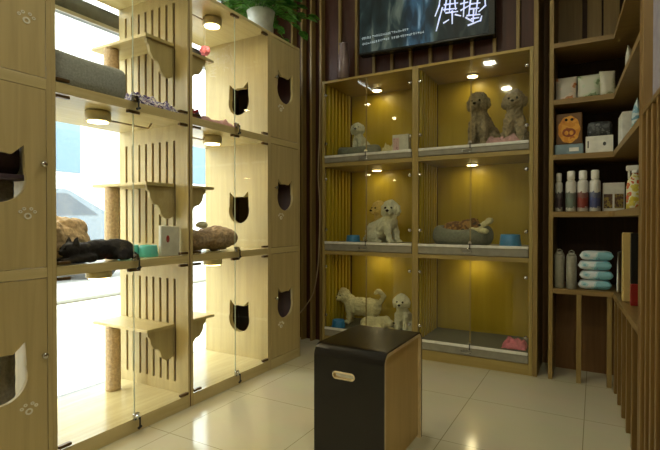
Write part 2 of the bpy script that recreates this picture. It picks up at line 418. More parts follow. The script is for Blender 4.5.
def glass_doors(t, y0, y1, seam):
    """y0,y1 inside faces; a pair of frameless panes per cell with bronze corner hinges and a lock at the seam"""
    for zb, zt in zip(ZB, CELLTOP):
        for a, b, hinge in ((y0+.002, seam-.0006, y0+.002), (seam+.0006, y1-.002, y1-.002)):
            g = part('glass_door', bx(XL-.006, XL-.002, a, b, zb+.002, zt-.002), 'glass', t)
            s = 1 if hinge == y0+.002 else -1
            for z in (zb+.006, zt-.018):
                h0, h1 = sorted((hinge, hinge+s*.05))
                part('hinge', bx(XL-.012, XL+.006, h0, h1, z, z+.012, .002), 'clip', g)
            e0, e1 = (b-.003, b) if s == 1 else (a, a+.003)
            part('door_edge', bx(XL-.0061, XL-.0019, (e0 if s == -1 else e1-.0011), (e1 if s == 1 else e0+.0011), zb+.003, zt-.003), 'glass_edge', g)
        c = part('catch', bx(XL-.012, XL+.006, seam-.03, seam+.03, zt-.014, zt-.001, .002), 'clip', t)
        l = BM(); box(l, XL, XL+.014, seam-.014, seam+.016, zb-.004, zb+.026, .003)
        tube(l, [(XL+.014, seam-.002, zb+.012), (XL+.026, seam-.002, zb+.012)], .010, 12)
        l = part('lock', l, 'chrome', t)
        k = BM(); box(k, XL+.027, XL+.030, seam+.001, seam+.009, zb-.036, zb+.010, .001); tube(k, [(XL+.028, seam+.012, zb-.03), (XL+.028, seam-.004, zb-.038)], .006, 8)
        part('key', k, 'black', l)
def cell_lamp(t, x, y, zt, power):
    b = BM(); lathe(b, [(.050, 0), (.054, -.004), (.054, -.040), (.047, -.044)], (x, y, zt-.0005), 28)
    l = part('cell_lamp', b, 'lampbody', t, True)
    d = BM(); lathe(d, [(.043, -.0455), (.043, -.048)], (x, y, zt), 28); part('lamp_disc', d, 'lamp', l)
    la = bpy.data.lights.new('cell_light', 'AREA'); la.shape = 'DISK'; la.size = .09; la.energy = power; la.color = (1, .82, .55)
    lo = bpy.data.objects.new('cell_light', la); COL.objects.link(lo); lo.location = (x, y, zt-.05)
def cat_platform(t, y0, y1, z, wall_y, side, post=True, x0=-2.305, x1=-1.878):
    """platform board fixed to the side wall, carved bracket below, sisal post at its free corner"""
    s = part('platform', bx(x0, x1, y0, y1, z-.016, z, .003), 'oak_x', t)
    L = abs(y1-y0)*(.93 if side < 0 else .80)
    def f(a, b, c): return (x1-.03+c, wall_y+side*a, z-.0165+b)
    prof = [(0, 0), (L, 0), (L*.97, -.022), (L*.90, -.030), (L*.86, -.062), (L*.74, -.088), (L*.60, -.094), (L*.52, -.110), (L*.46, -.140), (L*.32, -.160), (L*.12, -.162), (0, -.150)]
    bm = BM(); prism(bm, prof, [], f, .016); part('bracket', bm, 'oak', s, label='carved wooden bracket')
    return s
def sisal_post(t, x, y, z0, z1, m='sisal'):
    bm = BM(); prof = []
    n = 22
    for i in range(n+1):
        prof.append((.037+.0012*(i % 2), (z1-z0)*i/n))
    lathe(bm, prof, (x, y, z0), 20); return part('post', bm, m, t, True)

G = 'cat cabinets in a row before the window'
# unit A : wooden doors, left edge of the picture
tA = thing('cat_cabinet', 'cat cabinet with cat-head wooden doors at the left edge of the picture', 'cabinet', (XL-.25, .834, 0), group=G)
a0, a1 = cabinet_shell(tA, .656, 1.012-.0005)
wooden_doors(tA, a0, a1, .835, .975, .925)
for z in (1.117, 1.825):
    s = part('platform', bx(-2.26, -1.84, .68, .985, z-.016, z, .003), 'darkpad', tA)
    part('padding', bx(-2.26, -1.90, .70, .97, z+.0005, z+.16, .03), 'darkpad', tA) if .5 < z < 1.5 else None
for z0, z1 in ((ZB[0], .734), (ZB[1], 1.100)): sisal_post(tA, -1.96, .925, z0+.0005, z1, 'greycarpet')
# unit B
tB = thing('cat_cabinet', 'glass-doored cat cabinet holding the grey cushion and the black cat', 'cabinet', (XL-.25, 1.36, 0), group=G)
b0, b1 = cabinet_shell(tB, 1.012, 1.706-.0005, slots_right=True)
glass_doors(tB, b0, b1, 1.373)
PZ = (.416, 1.136, 1.852)
for z in PZ: cat_platform(tB, 1.515, b1, z, b1, -1)
for i, z in enumerate(PZ): sisal_post(tB, -2.19, 1.553, ZB[i]+.0005, z-.0165)
for zt in CELLTOP: cell_lamp(tB, -1.945, 1.31, zt, .9)
# unit C
tC = thing('cat_cabinet', 'glass-doored cat cabinet with brown fur bed, beside the far wooden-doored unit', 'cabinet', (XL-.25, 2.03, 0), group=G)
c0, c1 = cabinet_shell(tC, 1.706, 2.367-.0005, cat_right=True)
glass_doors(tC, c0, c1, 2.047)
for z in PZ: cat_platform(tC, c0, 1.975, z, c0, 1)
for zt in CELLTOP: cell_lamp(tC, -1.935, 2.02, zt, .9)
# unit D
tD = thing('cat_cabinet', 'far narrow cat cabinet with cat-head wooden doors next to the dark slatted wall', 'cabinet', (XL-.25, 2.54, 0), group=G)
d0, d1 = cabinet_shell(tD, 2.367, 2.716, cat_left=True)
wooden_doors(tD, d0, d1, 2.540, 2.425, 2.49)
part('back_panel', bx(XB-.002-.006, XB-.002, 2.37, 2.714, 0.0, TOP), 'dark', tD)  # dark colour stands in for shade inside the closed unit
for zb, zt in zip(ZB, CELLTOP): part('lining', bx(XB+.002, XL-.018, d1-.006, d1-.0005, zb+.001, zt-.001), 'dark', tD, label='added inner board, shade of the closed unit put into its dark colour')  # added boards, coloured dark to imitate the unlit cells behind the cut-outs
# cables of the cell lamps run along the underside of the boards
for (t, y0, y1) in ((tB, 1.36, 1.60), (tC, 1.74, 1.975)):
    for zt in CELLTOP[1:]:
        bm = BM(); tube(bm, [(-1.945, y0+(.015 if t is tB else 0), zt-.03), (-1.945, y1-.02, zt-.03), (-1.945, y1, zt-.002)], .004, 8); part('lamp_cable', bm, 'cable', t, True)

# ------------------------------------------------------------ soft bodies
def blob(elems, voxel=.008, disp=.004, dscale=.03, smooth_it=3, seed=0):
    """one continuous skin grown round ellipsoids and tapered limbs"""
    bm = BM()
    def ell(c, r, rot=None):
        mt = Matrix.Translation(Vector(c)) @ (rot or Matrix.Identity(4)) @ Matrix.Diagonal((r[0], r[1], r[2], 1))
        bmesh.ops.create_icosphere(bm, subdivisions=3, radius=1, matrix=mt)
    for e in elems:
        if e[0] == 'e': ell(e[1], e[2], e[3] if len(e) > 3 else None)
        else:
            p, r0, q, r1 = Vector(e[1]), e[2], Vector(e[3]), e[4]
            n = max(2, int((q-p).length/(min(r0, r1)*.35)))
            for i in range(n+1):
                t = i/n; r = r0+(r1-r0)*t; ell(p.lerp(q, t), (r, r, r))
    me = bpy.data.meshes.new('tmp'); bm.to_mesh(me); bm.free()
    o = bpy.data.objects.new('tmp', me); COL.objects.link(o)
    md = o.modifiers.new('r', 'REMESH'); md.mode = 'VOXEL'; md.voxel_size = voxel
    sm = o.modifiers.new('s', 'SMOOTH'); sm.iterations = smooth_it; sm.factor = .5
    dg = bpy.context.evaluated_depsgraph_get(); dg.update()
    me2 = bpy.data.meshes.new_from_object(o.evaluated_get(dg))
    bpy.data.objects.remove(o); bpy.data.meshes.remove(me)
    out = BM(); out.from_mesh(me2); bpy.data.meshes.remove(me2)
    if disp:
        out.normal_update()
        mv = []
        for v in out.verts:
            k = noise.noise(v.co/dscale+Vector((seed, seed*2, 0)))+.5*noise.noise(v.co/(dscale*.45))
            mv.append(v.co+v.normal*disp*k)
        for v, c in zip(out.verts, mv): v.co = c
    return out
def xf(e, T):
    o = []
    for q in e:
        if q[0] == 'e':
            rot = q[3] if len(q) > 3 else Matrix.Identity(4)
            o.append(('e', T @ Vector(q[1]), q[2], T.to_3x3().to_4x4() @ rot))
        else: o.append(('c', T @ Vector(q[1]), q[2], T @ Vector(q[3]), q[4]))
    return o
def RZ(d): return Matrix.Rotation(R(d), 4, 'Z')
def animal(name, label, cat, loc, rz, elems, face, m, group=None, s=1, voxel=.006, disp=.004, dscale=.02, seed=0, coat=None, tail=None):
    """elems, face in the animal's own frame (it looks towards -Y); face = (head centre, turn, [eye offset], nose offset)"""
    t = thing(name, label, cat, loc, R(rz), group)
    T = Matrix.Translation(loc) @ RZ(rz) @ Matrix.Scale(s, 4)
    el = []
    for q in elems:
        if q[0] == 'e': el.append(('e', q[1], tuple(r*s for r in q[2]))+((q[3],) if len(q) > 3 else ()))
        else: el.append(('c', q[1], q[2]*s, q[3], q[4]*s))
    el2 = []
    T0 = Matrix.Translation(loc) @ RZ(rz)
    for q in el:
        if q[0] == 'e': el2.append(('e', tuple(Vector(q[1])*s), q[2])+tuple(q[3:]))
        else: el2.append(('c', tuple(Vector(q[1])*s), q[2], tuple(Vector(q[3])*s), q[4]))
    bm = blob(xf(el2, T0), voxel, disp, dscale, 3, seed)
    body = part('body', bm, m, t, True)
    hc, turn, eyes, nose = face
    HT = T @ Matrix.Translation(hc) @ RZ(turn)
    for e in eyes:
        b = BM(); bmesh.ops.create_icosphere(b, subdivisions=2, radius=e[3]*s, matrix=Matrix.Translation(HT @ Vector(e[:3]))); part('eye', b, 'eye', t, True)
    if nose:
        b = BM(); bmesh.ops.create_icosphere(b, subdivisions=2, radius=1, matrix=Matrix.Translation(HT @ Vector(nose[:3])) @ Matrix.Diagonal((nose[3]*s*1.2, nose[3]*s, nose[3]*s*.9, 1))); part('nose', b, 'eye', t, True)
    return t
def head_elems(hc, turn, r=.055, muzzle=.03, ears=.02):
    T = Matrix.Translation(hc) @ RZ(turn)
    e = [('e', (0, 0, 0), (r, r*.95, r*.95)), ('e', (0, -r*.78, -r*.30), (muzzle, muzzle*1.15, muzzle*.85)),
         ('e', (0, -r*.05, r*.45), (r*.80, r*.75, r*.62))]
    for sx in (-1, 1): e.append(('e', (sx*r*.92, r*.05, -r*.12), (ears*.75, ears, ears*1.9)))
    return xf(e, T)
def face_for(hc, turn, r=.055, muzzle=.03, er=.0075):
    return (hc, turn, [(-r*.36, -r*.92, r*.10, er), (r*.36, -r*.92, r*.10, er)], (0, -r*.78-muzzle*1.15, -r*.22, .0095))

def sit_dog(h=.30, turn=0, hr=.055):
    """sitting, looking towards -Y"""
    k = h/.30; hc = (0, -.055*k, .245*k)
    e = [('e', (0, .05*k, .075*k), (.070*k, .075*k, .072*k)), ('c', (0, .04*k, .09*k), .062*k, (0, -.035*k, .165*k), .048*k),
         ('c', (0, -.035*k, .165*k), .045*k, (0, -.05*k, .215*k), .040*k)]
    for s in (-1, 1):
        e += [('c', (s*.032*k, -.05*k, .14*k), .026*k, (s*.034*k, -.068*k, .022*k), .019*k), ('e', (s*.034*k, -.080*k, .014*k), (.020*k, .028*k, .014*k)),
              ('e', (s*.058*k, .03*k, .048*k), (.032*k, .055*k, .046*k)), ('e', (s*.062*k, -.03*k, .015*k), (.019*k, .036*k, .015*k))]
    e.append(('c', (0, .11*k, .04*k), .018*k, (.03*k, .165*k, .035*k), .014*k))
    e += head_elems(hc, turn, hr)
    return e, face_for(hc, turn, hr)
def stand_dog(turn=0, hr=.05):
    hc = (0, -.150, .225)
    e = [('c', (0, .09, .140), .074, (0, -.07, .142), .074), ('c', (0, -.08, .16), .060, (0, -.125, .205), .046)]
    for s in (-1, 1):
        e += [('c', (s*.038, -.09, .14), .030, (s*.038, -.095, .03), .020), ('e', (s*.038, -.105, .016), (.021, .030, .016)),
              ('c', (s*.040, .10, .14), .038, (s*.042, .09, .085), .027), ('c', (s*.042, .09, .085), .024, (s*.042, .125, .050), .018), ('c', (s*.042, .125, .050), .018, (s*.042, .115, .018), .017), ('e', (s*.042, .10, .014), (.020, .028, .014))]
    e += [('c', (0, .155, .185), .018, (0, .185, .235), .019), ('c', (0, .185, .235), .019, (0, .150, .275), .018), ('c', (0, .150, .275), .018, (0, .115, .262), .016)]
    e += head_elems(hc, turn, hr)
    return e, face_for(hc, turn, hr)
def lie_dog(turn=0, hr=.045, L=.13):
    hc = (0, -L-.02, .085)
    e = [('e', (0, .02, .052), (.062, L*.85, .052)), ('e', (0, L*.6, .05), (.060, .06, .050)), ('c', (0, -L*.55, .07), .042, hc, .036)]
    for s in (-1, 1):
        e += [('c', (s*.045, -L*.5, .030), .024, (s*.045, -L-.05, .017), .016), ('c', (s*.060, L*.6, .030), .030, (s*.075, L*.1, .018), .017)]
    e.append(('c', (.02, L*1.1, .03), .016, (.09, L*1.15, .022), .012))
    e += head_elems(hc, turn, hr)
    return e, face_for(hc, turn, hr, er=.006)

# ------------------------------------------------------------ dog cabinets at the back
DZ = (.128, .777, 1.424)       # cell floors
DT = (.690, 1.350, 1.982)      # cell ceilings
DTOP = 2.0
YBK = 3.53
def dog_cabinet(x0, x1, label):
    t = thing('dog_cabinet', label, 'cabinet', ((x0+x1)/2, YB+.23, 0), group='dog cabinets against the back wall')
    th = .021
    # left side made of upright battens on a thin board, right side plain
    for k, xx in ((0, x0), (1, x1-th)):
        bm = BM()
        if k == 0:
            box(bm, xx, xx+th, YB, YB+.02, 0, DTOP)
        else: box(bm, xx, xx+th, YB, YBK, 0, DTOP, .001)
        sp = part('side_panel', bm, 'dogoak', t)
        if k == 0: part('side_board', bx(xx, xx+.008, YB+.0205, YBK, 0, DTOP), 'brown', sp)
        if k == 0:
            bm = BM()
            for zb, zt in zip(DZ, DT):
                y = YB+.045
                while y < YBK-.04:
                    box(bm, xx+.0082, xx+.030, y, y+.028, zb+.001, zt-.001, .002); y += .056
            part('batten', bm, 'yel', sp, label='upright battens lining the side')
    xi0, xi1 = x0+th+.0005, x1-th-.0005
    part('back_panel', bx(xi0, xi1, YBK-.012, YBK, 0, DTOP), 'yel', t)
    part('top_panel', bx(xi0, xi1, YB, YBK-.0125, DT[2], DTOP, .001), 'yelx', t)
    for i in (0, 1): part('shelf', bx(xi0, xi1, YB+.0, YBK-.0125, DT[i], DT[i]+.028, .001), 'dogoakx', t)
    part('plinth', bx(xi0, xi1, YB+.003, YBK-.0125, 0, .068, .001), 'dogoakx', t)
    for i in range(3):
        # shallow pull-out tray with white rail and ring
        z0 = (.0685, DT[0]+.0285, DT[1]+.0285)[i]; z1 = DZ[i]
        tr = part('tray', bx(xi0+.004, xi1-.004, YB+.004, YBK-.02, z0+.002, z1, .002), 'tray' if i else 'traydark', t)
        part('rail', bx(xi0+.002, xi1-.002, YB-.010, YB+.0035, z1-.006, z1+.012, .003), 'rail', tr)
        part('tray_front', bx(xi0+.002, xi1-.002, YB-.004, YB+.0035, z0+.004, z1-.0065, .002), 'tray', tr)
        bm = BM(); cx = (x0+x1)/2-.02
        tube(bm, [(cx+.032*math.cos(a), YB-.012-.006*abs(math.sin(a)), z1-.028+.012*math.sin(a)) for a in [2*PI*k/20 for k in range(21)]], .0028, 6)
        part('ring_handle', bm, 'chrome', tr, True)
        seam = (x0+x1)/2
        zb, zt = z1+.013, DT[i]-.002
        for a, b, s in ((xi0+.002, seam-.0015, 1), (seam+.0015, xi1-.002, -1)):
            g = part('glass_door', bx(a, b, YB+.001, YB+.006, zb, zt), 'glass_dog', t)
            hx = a+.012 if s == 1 else b-.012
            for z in (zb+.09, zt-.09):
                h = BM(); lathe(h, [(.011, 0), (.012, .003), (.012, .008), (.008, .011)], seg=14)
                h.transform(Matrix.Translation((hx, YB, z)) @ Matrix.Rotation(R(90), 4, 'X')); part('hinge', h, 'chrome', g, True)
            e0, e1 = (b-.0025, b) if s == 1 else (a, a+.0025)
            part('door_edge', bx(e0, e1, YB+.0005, YB+.0065, zb, zt), 'dogoak', g)
        l = BM(); tube(l, [(seam, YB-.012, z1+.026), (seam, YB+.002, z1+.026)], .011, 14); l = part('lock', l, 'chrome', t)
        part('key', bx(seam-.003, seam+.003, YB-.016, YB-.0125, z1-.018, z1+.022, .001), 'black', l)
        # round lamp in the ceiling of the cell
        b = BM(); lxy = ((x0+x1)/2-.065, YB+.34)
        lathe(b, [(.045, 0), (.045, -.006), (.036, -.008)], (lxy[0], lxy[1], DT[i]-.0005), 24); lp = part('cell_lamp', b, 'lampbody', t, True)
        d = BM(); lathe(d, [(.034, -.009), (.034, -.012)], (lxy[0], lxy[1], DT[i]), 24); part('lamp_disc', d, 'lamp', lp)
        la = bpy.data.lights.new('cell_light', 'AREA'); la.shape = 'DISK'; la.size = .07; la.energy = DOGW; la.color = (1, .86, .50)
        lo = bpy.data.objects.new('cell_light', la); COL.objects.link(lo); lo.location = (lxy[0], lxy[1], DT[i]-.015)
    return t
DOGW = .27
dog_cabinet(-1.808, -1.0715, 'left dog cabinet of the back pair, white puppies in its two lower cells')
dog_cabinet(-1.0705, -.328, 'right dog cabinet of the back pair, empty bottom cell with pink cloth')

# --- dog-cell contents
def oval_bed(label, x, y, z, rx, ry, h, m='bedfab', group=None, cushion=True):
    t = thing('pet_bed', label, 'pet bed', (x, y, z), group=group)
    bm = BM(); seg = 40; rings = []
    r = h*.32
    prof = []
    for k in range(17):
        a = -PI/2+2*PI*k/16
        prof.append((r*math.cos(a), h*.5+h*.5*math.sin(a)))
    L = []
    for i in range(seg):
        th = 2*PI*i/seg
        row = []
        dip = 1-.22*max(0, -math.sin(th))**2
        for k in range(16):
            a = -PI/2+2*PI*k/16
            rr = r*math.cos(a); zz = (h*.5+h*.5*math.sin(a))*dip
            wob = 1+.02*math.sin(5*th)+.02*math.sin(9*th+1)
            row.append(bm.verts.new((x+(rx-r+rr)*math.cos(th)*wob, y+(ry-r+rr)*math.sin(th)*wob, z+.001+zz)))
        L.append(row)
    for i in range(seg):
        for k in range(16):
            bm.faces.new((L[i][k], L[(i+1) % seg][k], L[(i+1) % seg][(k+1) % 16], L[i][(k+1) % 16]))
    part('bolster', bm, m, t, True)
    bm = BM(); lathe(bm, [(.6, .002), (.97, .006), (1.0, .014), (.9, .026), (.5, .032)], (x, y, z), 32, rx-r, ry-r); part('cushion', bm, m, t, True)
    return t
def bowl(label, x, y, z, r, h, m, group=None, rect_=False):
    bm = BM()
    lathe(bm, [(r, 0.0005), (r*1.0, .004), (r*.88, h*.96), (r*.84, h), (r*.78, h*.97), (r*.70, h*.35), (r*.3, h*.28)], (x, y, z), 28)
    return single('pet_bowl', bm, m, label, 'bowl', group, True)
def crumple(name, label, cat, x0, x1, y0, y1, z, h, m, seed=0, nx=26, ny=26, group=None):
    """heaped cloth, closed underneath"""
    bm = BM(); top = []
    for i in range(nx+1):
        row = []
        for j in range(ny+1):
            u, v = i/nx, j/ny
            a = min(1, 5*min(u, 1-u)+.02)*min(1, 5*min(v, 1-v)+.02)
            n = noise.noise(Vector((u*3+seed, v*3, seed)))*.5+noise.noise(Vector((u*8+seed, v*8, 1)))*.35
            ex = noise.noise(Vector((u*4, v*4, seed+5)))*.03
            row.append(bm.verts.new((x0+(x1-x0)*u+ex*.4, y0+(y1-y0)*v+ex*.4, z+.002+h*a**.6*max(.12, .62+n))))
        top.append(row)
    for i in range(nx):
        for j in range(ny): bm.faces.new((top[i][j], top[i+1][j], top[i+1][j+1], top[i][j+1]))
    edge = [top[i][0] for i in range(nx+1)]+[top[nx][j] for j in range(1, ny+1)]+[top[i][ny] for i in range(nx-1, -1, -1)]+[top[0][j] for j in range(ny-1, 0, -1)]
    low = [bm.verts.new((v.co.x, v.co.y, z+.0005)) for v in edge]
    for i in range(len(edge)):
        j = (i+1) % len(edge); bm.faces.new((edge[i], low[i], low[j], edge[j]))
    bm.faces.new(low)
    return single(name, bm, m, label, cat, group, True)

# top left cell
oval_bed('low grey oval bed in the top left dog cell under the television', -1.585, 3.24, DZ[2], .175, .13, .095)
e, f = sit_dog(.23, 20, .044)
animal('dog', 'small pale dog with a dark muzzle sitting in the top left dog cell bed', 'dog', (-1.575, 3.25, DZ[2]+.034), -10, e, f, 'whitefur', seed=1)
part('muzzle_patch', blob([('e', (-1.583, 3.182, DZ[2]+.21), (.017, .012, .022))], .004, .002, .01), 'darkfur', bpy.data.objects[[o.name for o in COL.objects if o.name.startswith('dog') and o.get('category') == 'dog'][-1]], True, label='dark muzzle')
crumple('blanket', 'cream blanket behind the dog in the top left dog cell', 'blanket', -1.47, -1.30, 3.38, 3.49, DZ[2], .13, 'creamfur', 4)
def printed_box(label, x0, x1, y0, y1, z, h, m, print_m, pr, cat='box', name='carton', group=None):
    t = thing(name, label, cat, ((x0+x1)/2, (y0+y1)/2, z), group=group)
    part('box_body', bx(x0, x1, y0, y1, z+.0005, z+h, .002), m, t)
    a0, a1, b0, b1 = pr
    W = x1-x0
    part('printed_label', bx(x0+W*a0, x0+W*a1, y0-.0015, y0-.0003, z+h*b0, z+h*b1), print_m, t)
    return t
M['pinkprint'] = blotch('pink_box_print', [(196, 120, 140), (226, 190, 196), (150, 90, 120)], 60)
printed_box('white carton with pink print at the right of the top left dog cell', -1.31, -1.185, 3.24, 3.30, DZ[2], .155, 'paper', 'pinkprint', (.05, .42, .25, .85))
# top right cell
e, f = sit_dog(.37, 10, .072)
animal('dog', 'dark grey-brown curly dog sitting left of the pair in the top right cell', 'dog', (-.665, 3.27, DZ[2]+.001), -14, e, f, 'poodle', 'curly dogs in the top right cell', seed=2, disp=.009, dscale=.018, voxel=.007)
e, f = sit_dog(.37, -6, .070)
animal('dog', 'taupe curly dog sitting right of the pair against the top right side panel', 'dog', (-.47, 3.32, DZ[2]+.001), 6, e, f, 'poodle2', 'curly dogs in the top right cell', seed=3, disp=.009, dscale=.018, voxel=.007)
crumple('cloth', 'pale pink cloth in front of the curly dogs in the top right cell', 'cloth', -.62, -.40, 3.10, 3.17, DZ[2], .07, 'pinkpale', 2)
# middle left cell
e, f = sit_dog(.29, 0, .052)
hc = (-.015, -.075, .225)
e = [('e', (0, .07, .075), (.068, .085, .070)), ('c', (0, .06, .085), .062, (0, -.05, .140), .052), ('c', (0, -.05, .14), .046, (-.005, -.07, .19), .040)]
for s in (-1, 1):
    e += [('c', (s*.034, -.06, .12), .026, (s*.036, -.085, .022), .019), ('e', (s*.036, -.095, .014), (.020, .028, .014)), ('e', (s*.058, .06, .042), (.030, .055, .042)), ('e', (s*.060, 0, .015), (.018, .034, .015))]
e.append(('c', (0, .14, .035), .020, (.01, .195, .022), .014))
e += head_elems(hc, -62, .055)
animal('dog', 'white puppy sitting sideways at the front of the middle left cell', 'dog', (-1.36, 3.20, DZ[1]+.001), 68, e, face_for(hc, -62, .055), 'whitefur', 'white and cream puppies', seed=4, s=1.12, disp=.007)
e, f = sit_dog(.315, -20, .060)
animal('dog', 'golden puppy peeking from behind the white one in the middle left cell', 'dog', (-1.435, 3.36, DZ[1]+.001), -8, e, f, 'goldfur', 'white and cream puppies', seed=5)
bowl('blue bowl behind the white puppy in the middle left dog cell', -1.60, 3.17, DZ[1], .055, .058, 'blue', 'blue bowls')
# middle right cell
oval_bed('grey rounded bed in the middle right dog cell', -.80, 3.25, DZ[1], .205, .14, .135)
e, f = lie_dog(-20, .038, .09)
animal('dog', 'black and brown puppy asleep in the middle right cell bed', 'dog', (-.82, 3.24, DZ[1]+.062), 72, e, f, 'darkfur', seed=6)
bm = blob([('c', (-.70, 3.20, DZ[1]+.11), .016, (-.60, 3.17, DZ[1]+.165), .020), ('e', (-.60, 3.165, DZ[1]+.170), (.026, .020, .020)), ('c', (-.72, 3.18, DZ[1]+.11), .018, (-.62, 3.15, DZ[1]+.10), .020)], .006, .003, .015)
single('plush_toy', bm, 'creamfur', 'cream plush toy sticking up from the right end of the grey bed', 'toy', smooth=True)
bowl('large blue bowl at the right end of the middle right dog cell', -.475, 3.19, DZ[1], .068, .080, 'blue', 'blue bowls')
# bottom left cell
e, f = stand_dog(50, .058)
animal('dog', 'cream puppy standing with its tail curled up in the bottom left cell', 'dog', (-1.600, 3.32, DZ[0]+.001), -80, e, f, 'creamfur', 'white and cream puppies', s=.97, seed=7, disp=.008)
e, f = sit_dog(.275, 8, .056)
animal('dog', 'white puppy sitting upright right of the curly-tailed one in the bottom left cell', 'dog', (-1.222, 3.25, DZ[0]+.001), 0, e, f, 'whitefur', 'white and cream puppies', seed=8, disp=.008)
e, f = lie_dog(0, .036, .08)
animal('dog', 'cream puppy lying between the two others in the bottom left cell', 'dog', (-1.42, 3.155, DZ[0]+.001), 84, e, f, 'creamfur', 'white and cream puppies', seed=9)
bowl('blue bowl at the left front corner of the bottom left dog cell', -1.705, 3.13, DZ[0], .052, .058, 'blue', 'blue bowls')
# bottom right cell
crumple('cloth', 'pink cloth crumpled on the tray of the bottom right dog cell', 'cloth', -.52, -.375, 3.14, 3.27, DZ[0], .065, 'pink', 8)

# ------------------------------------------------------------ contents of the cat cabinets
Z1, Z2, Z3 = ZB
# grey box cushion, top cell of unit B
bm = BM(); box(bm, -2.15, -1.815, 1.036, 1.375, Z3+.001, Z3+.145, .035)
bmesh.ops.subdivide_edges(bm, edges=bm.edges[:], cuts=2, use_grid_fill=True)
for v in bm.verts: v.co += v.co.normalized()*0+Vector((0, 0, .008*noise.noise(v.co*9)))*(1 if v.co.z > Z3+.05 else 0)
single('cushion', bm, 'greyfab', 'thick grey fabric cushion on the top shelf of the cat cabinet', 'cushion', smooth=True)
M['toycloth'] = blotch('patterned_cloth', [(196, 188, 214), (120, 112, 170), (222, 216, 220), (72, 62, 110), (206, 176, 190)], 38, .9, .5)
crumple('blanket', 'crumpled white and purple patterned blanket on the top shelf beside the grey cushion', 'blanket', -1.98, -1.81, 1.385, 1.665, Z3, .085, 'toycloth', 11)
M['redblue'] = blotch('red_blue_cloth', [(70, 74, 120), (60, 60, 100), (170, 40, 50), (190, 60, 60)], 18, .9, .5)
crumple('cloth', 'small navy and red cloth bundle on the top shelf right of the slotted panel', 'cloth', -1.90, -1.81, 1.735, 1.815, Z3, .065, 'redblue', 3)
crumple('blanket', 'pink blanket crumpled on the top shelf below the cat cut-out', 'blanket', -1.98, -1.815, 1.83, 2.10, Z3, .055, 'pinkpale', 6)
# pink ball on a string
t = thing('ball_toy', 'pink fluffy ball hanging beside the window rail in the top cell', 'toy', (-2.06, 2.09, 1.92))
part('ball', blob([('e', (-2.06, 2.09, 1.975), (.030, .030, .030))], .005, .006, .008), 'pink', t, True)
bm = BM(); tube(bm, [(-2.06, 2.09, 2.0), (-2.06, 2.09, CELLTOP[2]-.0005)], .0012, 6); part('string', bm, 'paper', t)
# middle row: fur cushion, black cat, bowls, card
els = [('e', (-2.045, 1.175, Z2+.082), (.13, .135, .080)), ('e', (-2.05, 1.22, Z2+.14), (.09, .09, .05)), ('e', (-1.99, 1.11, Z2+.12), (.07, .065, .055))]
single('fur_bed', blob(els, .009, .012, .03, 3, 3), 'tanfur', 'tan shaggy fur bed behind the black cat on the middle shelf', 'pet bed', smooth=True)
cat = [('e', (0, .10, .048), (.050, .085, .047)), ('e', (0, .02, .050), (.046, .085, .045)), ('c', (0, -.05, .05), .036, (0, -.09, .052), .034),
       ('e', (0, -.105, .055), (.038, .036, .034)), ('e', (0, -.135, .048), (.018, .018, .015)),
       ('c', (.024, -.098, .080), .014, (.030, -.095, .108), .004), ('c', (-.024, -.098, .080), .014, (-.030, -.095, .108), .004),
       ('c', (.035, -.03, .02), .018, (.030, -.15, .014), .012), ('c', (-.035, -.03, .02), .018, (-.030, -.14, .014), .012),
       ('c', (.03, .17, .02), .014, (.06, .08, .016), .012), ('e', (.042, .11, .03), (.024, .05, .03))]
animal('cat', 'black cat lying along the front of the middle shelf beside the tan fur bed', 'cat', (-1.845, 1.225, Z2+.001), 0, cat,
       ((0, -.105, .055), 0, [(-.015, -.033, .008, .005), (.015, -.033, .008, .005)], (0, -.049, -.003, .004)), 'blackfur', seed=12, disp=.003, voxel=.005)
bowl('pale turquoise bowl next to the black cat', -1.95, 1.47, Z2, .050, .058, 'teal', 'turquoise bowls')
bowl('turquoise bowl next to the white card with a red mark', -1.885, 1.53, Z2, .046, .056, 'teal', 'turquoise bowls')
t = thing('paper_bag', 'white paper bag with a red mark against the slotted panel, middle shelf', 'bag', (-1.86, 1.62, Z2))
bm = BM(); box(bm, -1.850, -1.828, 1.560, 1.675, Z2+.001, Z2+.150, .004)
for v in bm.verts: v.co.x += .006*noise.noise(v.co*20); v.co.z += .012*noise.noise(v.co*15) if v.co.z > Z2+.1 else 0
part('bag_body', bm, 'paper', t)
bm = BM(); prism(bm, [(1.592+.010*math.cos(a), Z2+.085+.018*math.sin(a)) for a in [2*PI*i/14 for i in range(14)]], [], lambda a, b, c: (-1.8195+c, a, b), .001); part('red_mark', bm, 'red', t)
els = [('e', (-1.99, 1.90, Z2+.062), (.13, .14, .060)), ('e', (-1.93, 2.04, Z2+.072), (.12, .13, .070)), ('e', (-1.97, 1.84, Z2+.085), (.10, .07, .045))]
single('fur_bed', blob(els, .009, .010, .025, 3, 9), 'brownfur', 'brown fur bed below the cat cut-out on the middle shelf', 'pet bed', smooth=True)
single('plush_ball', blob([('e', (-1.93, 1.93, Z2+.150), (.030, .034, .020))], .005, .006, .012, 2, 2), 'whitefur', 'small white fluffy toy lying on the brown fur bed', 'toy', smooth=True)

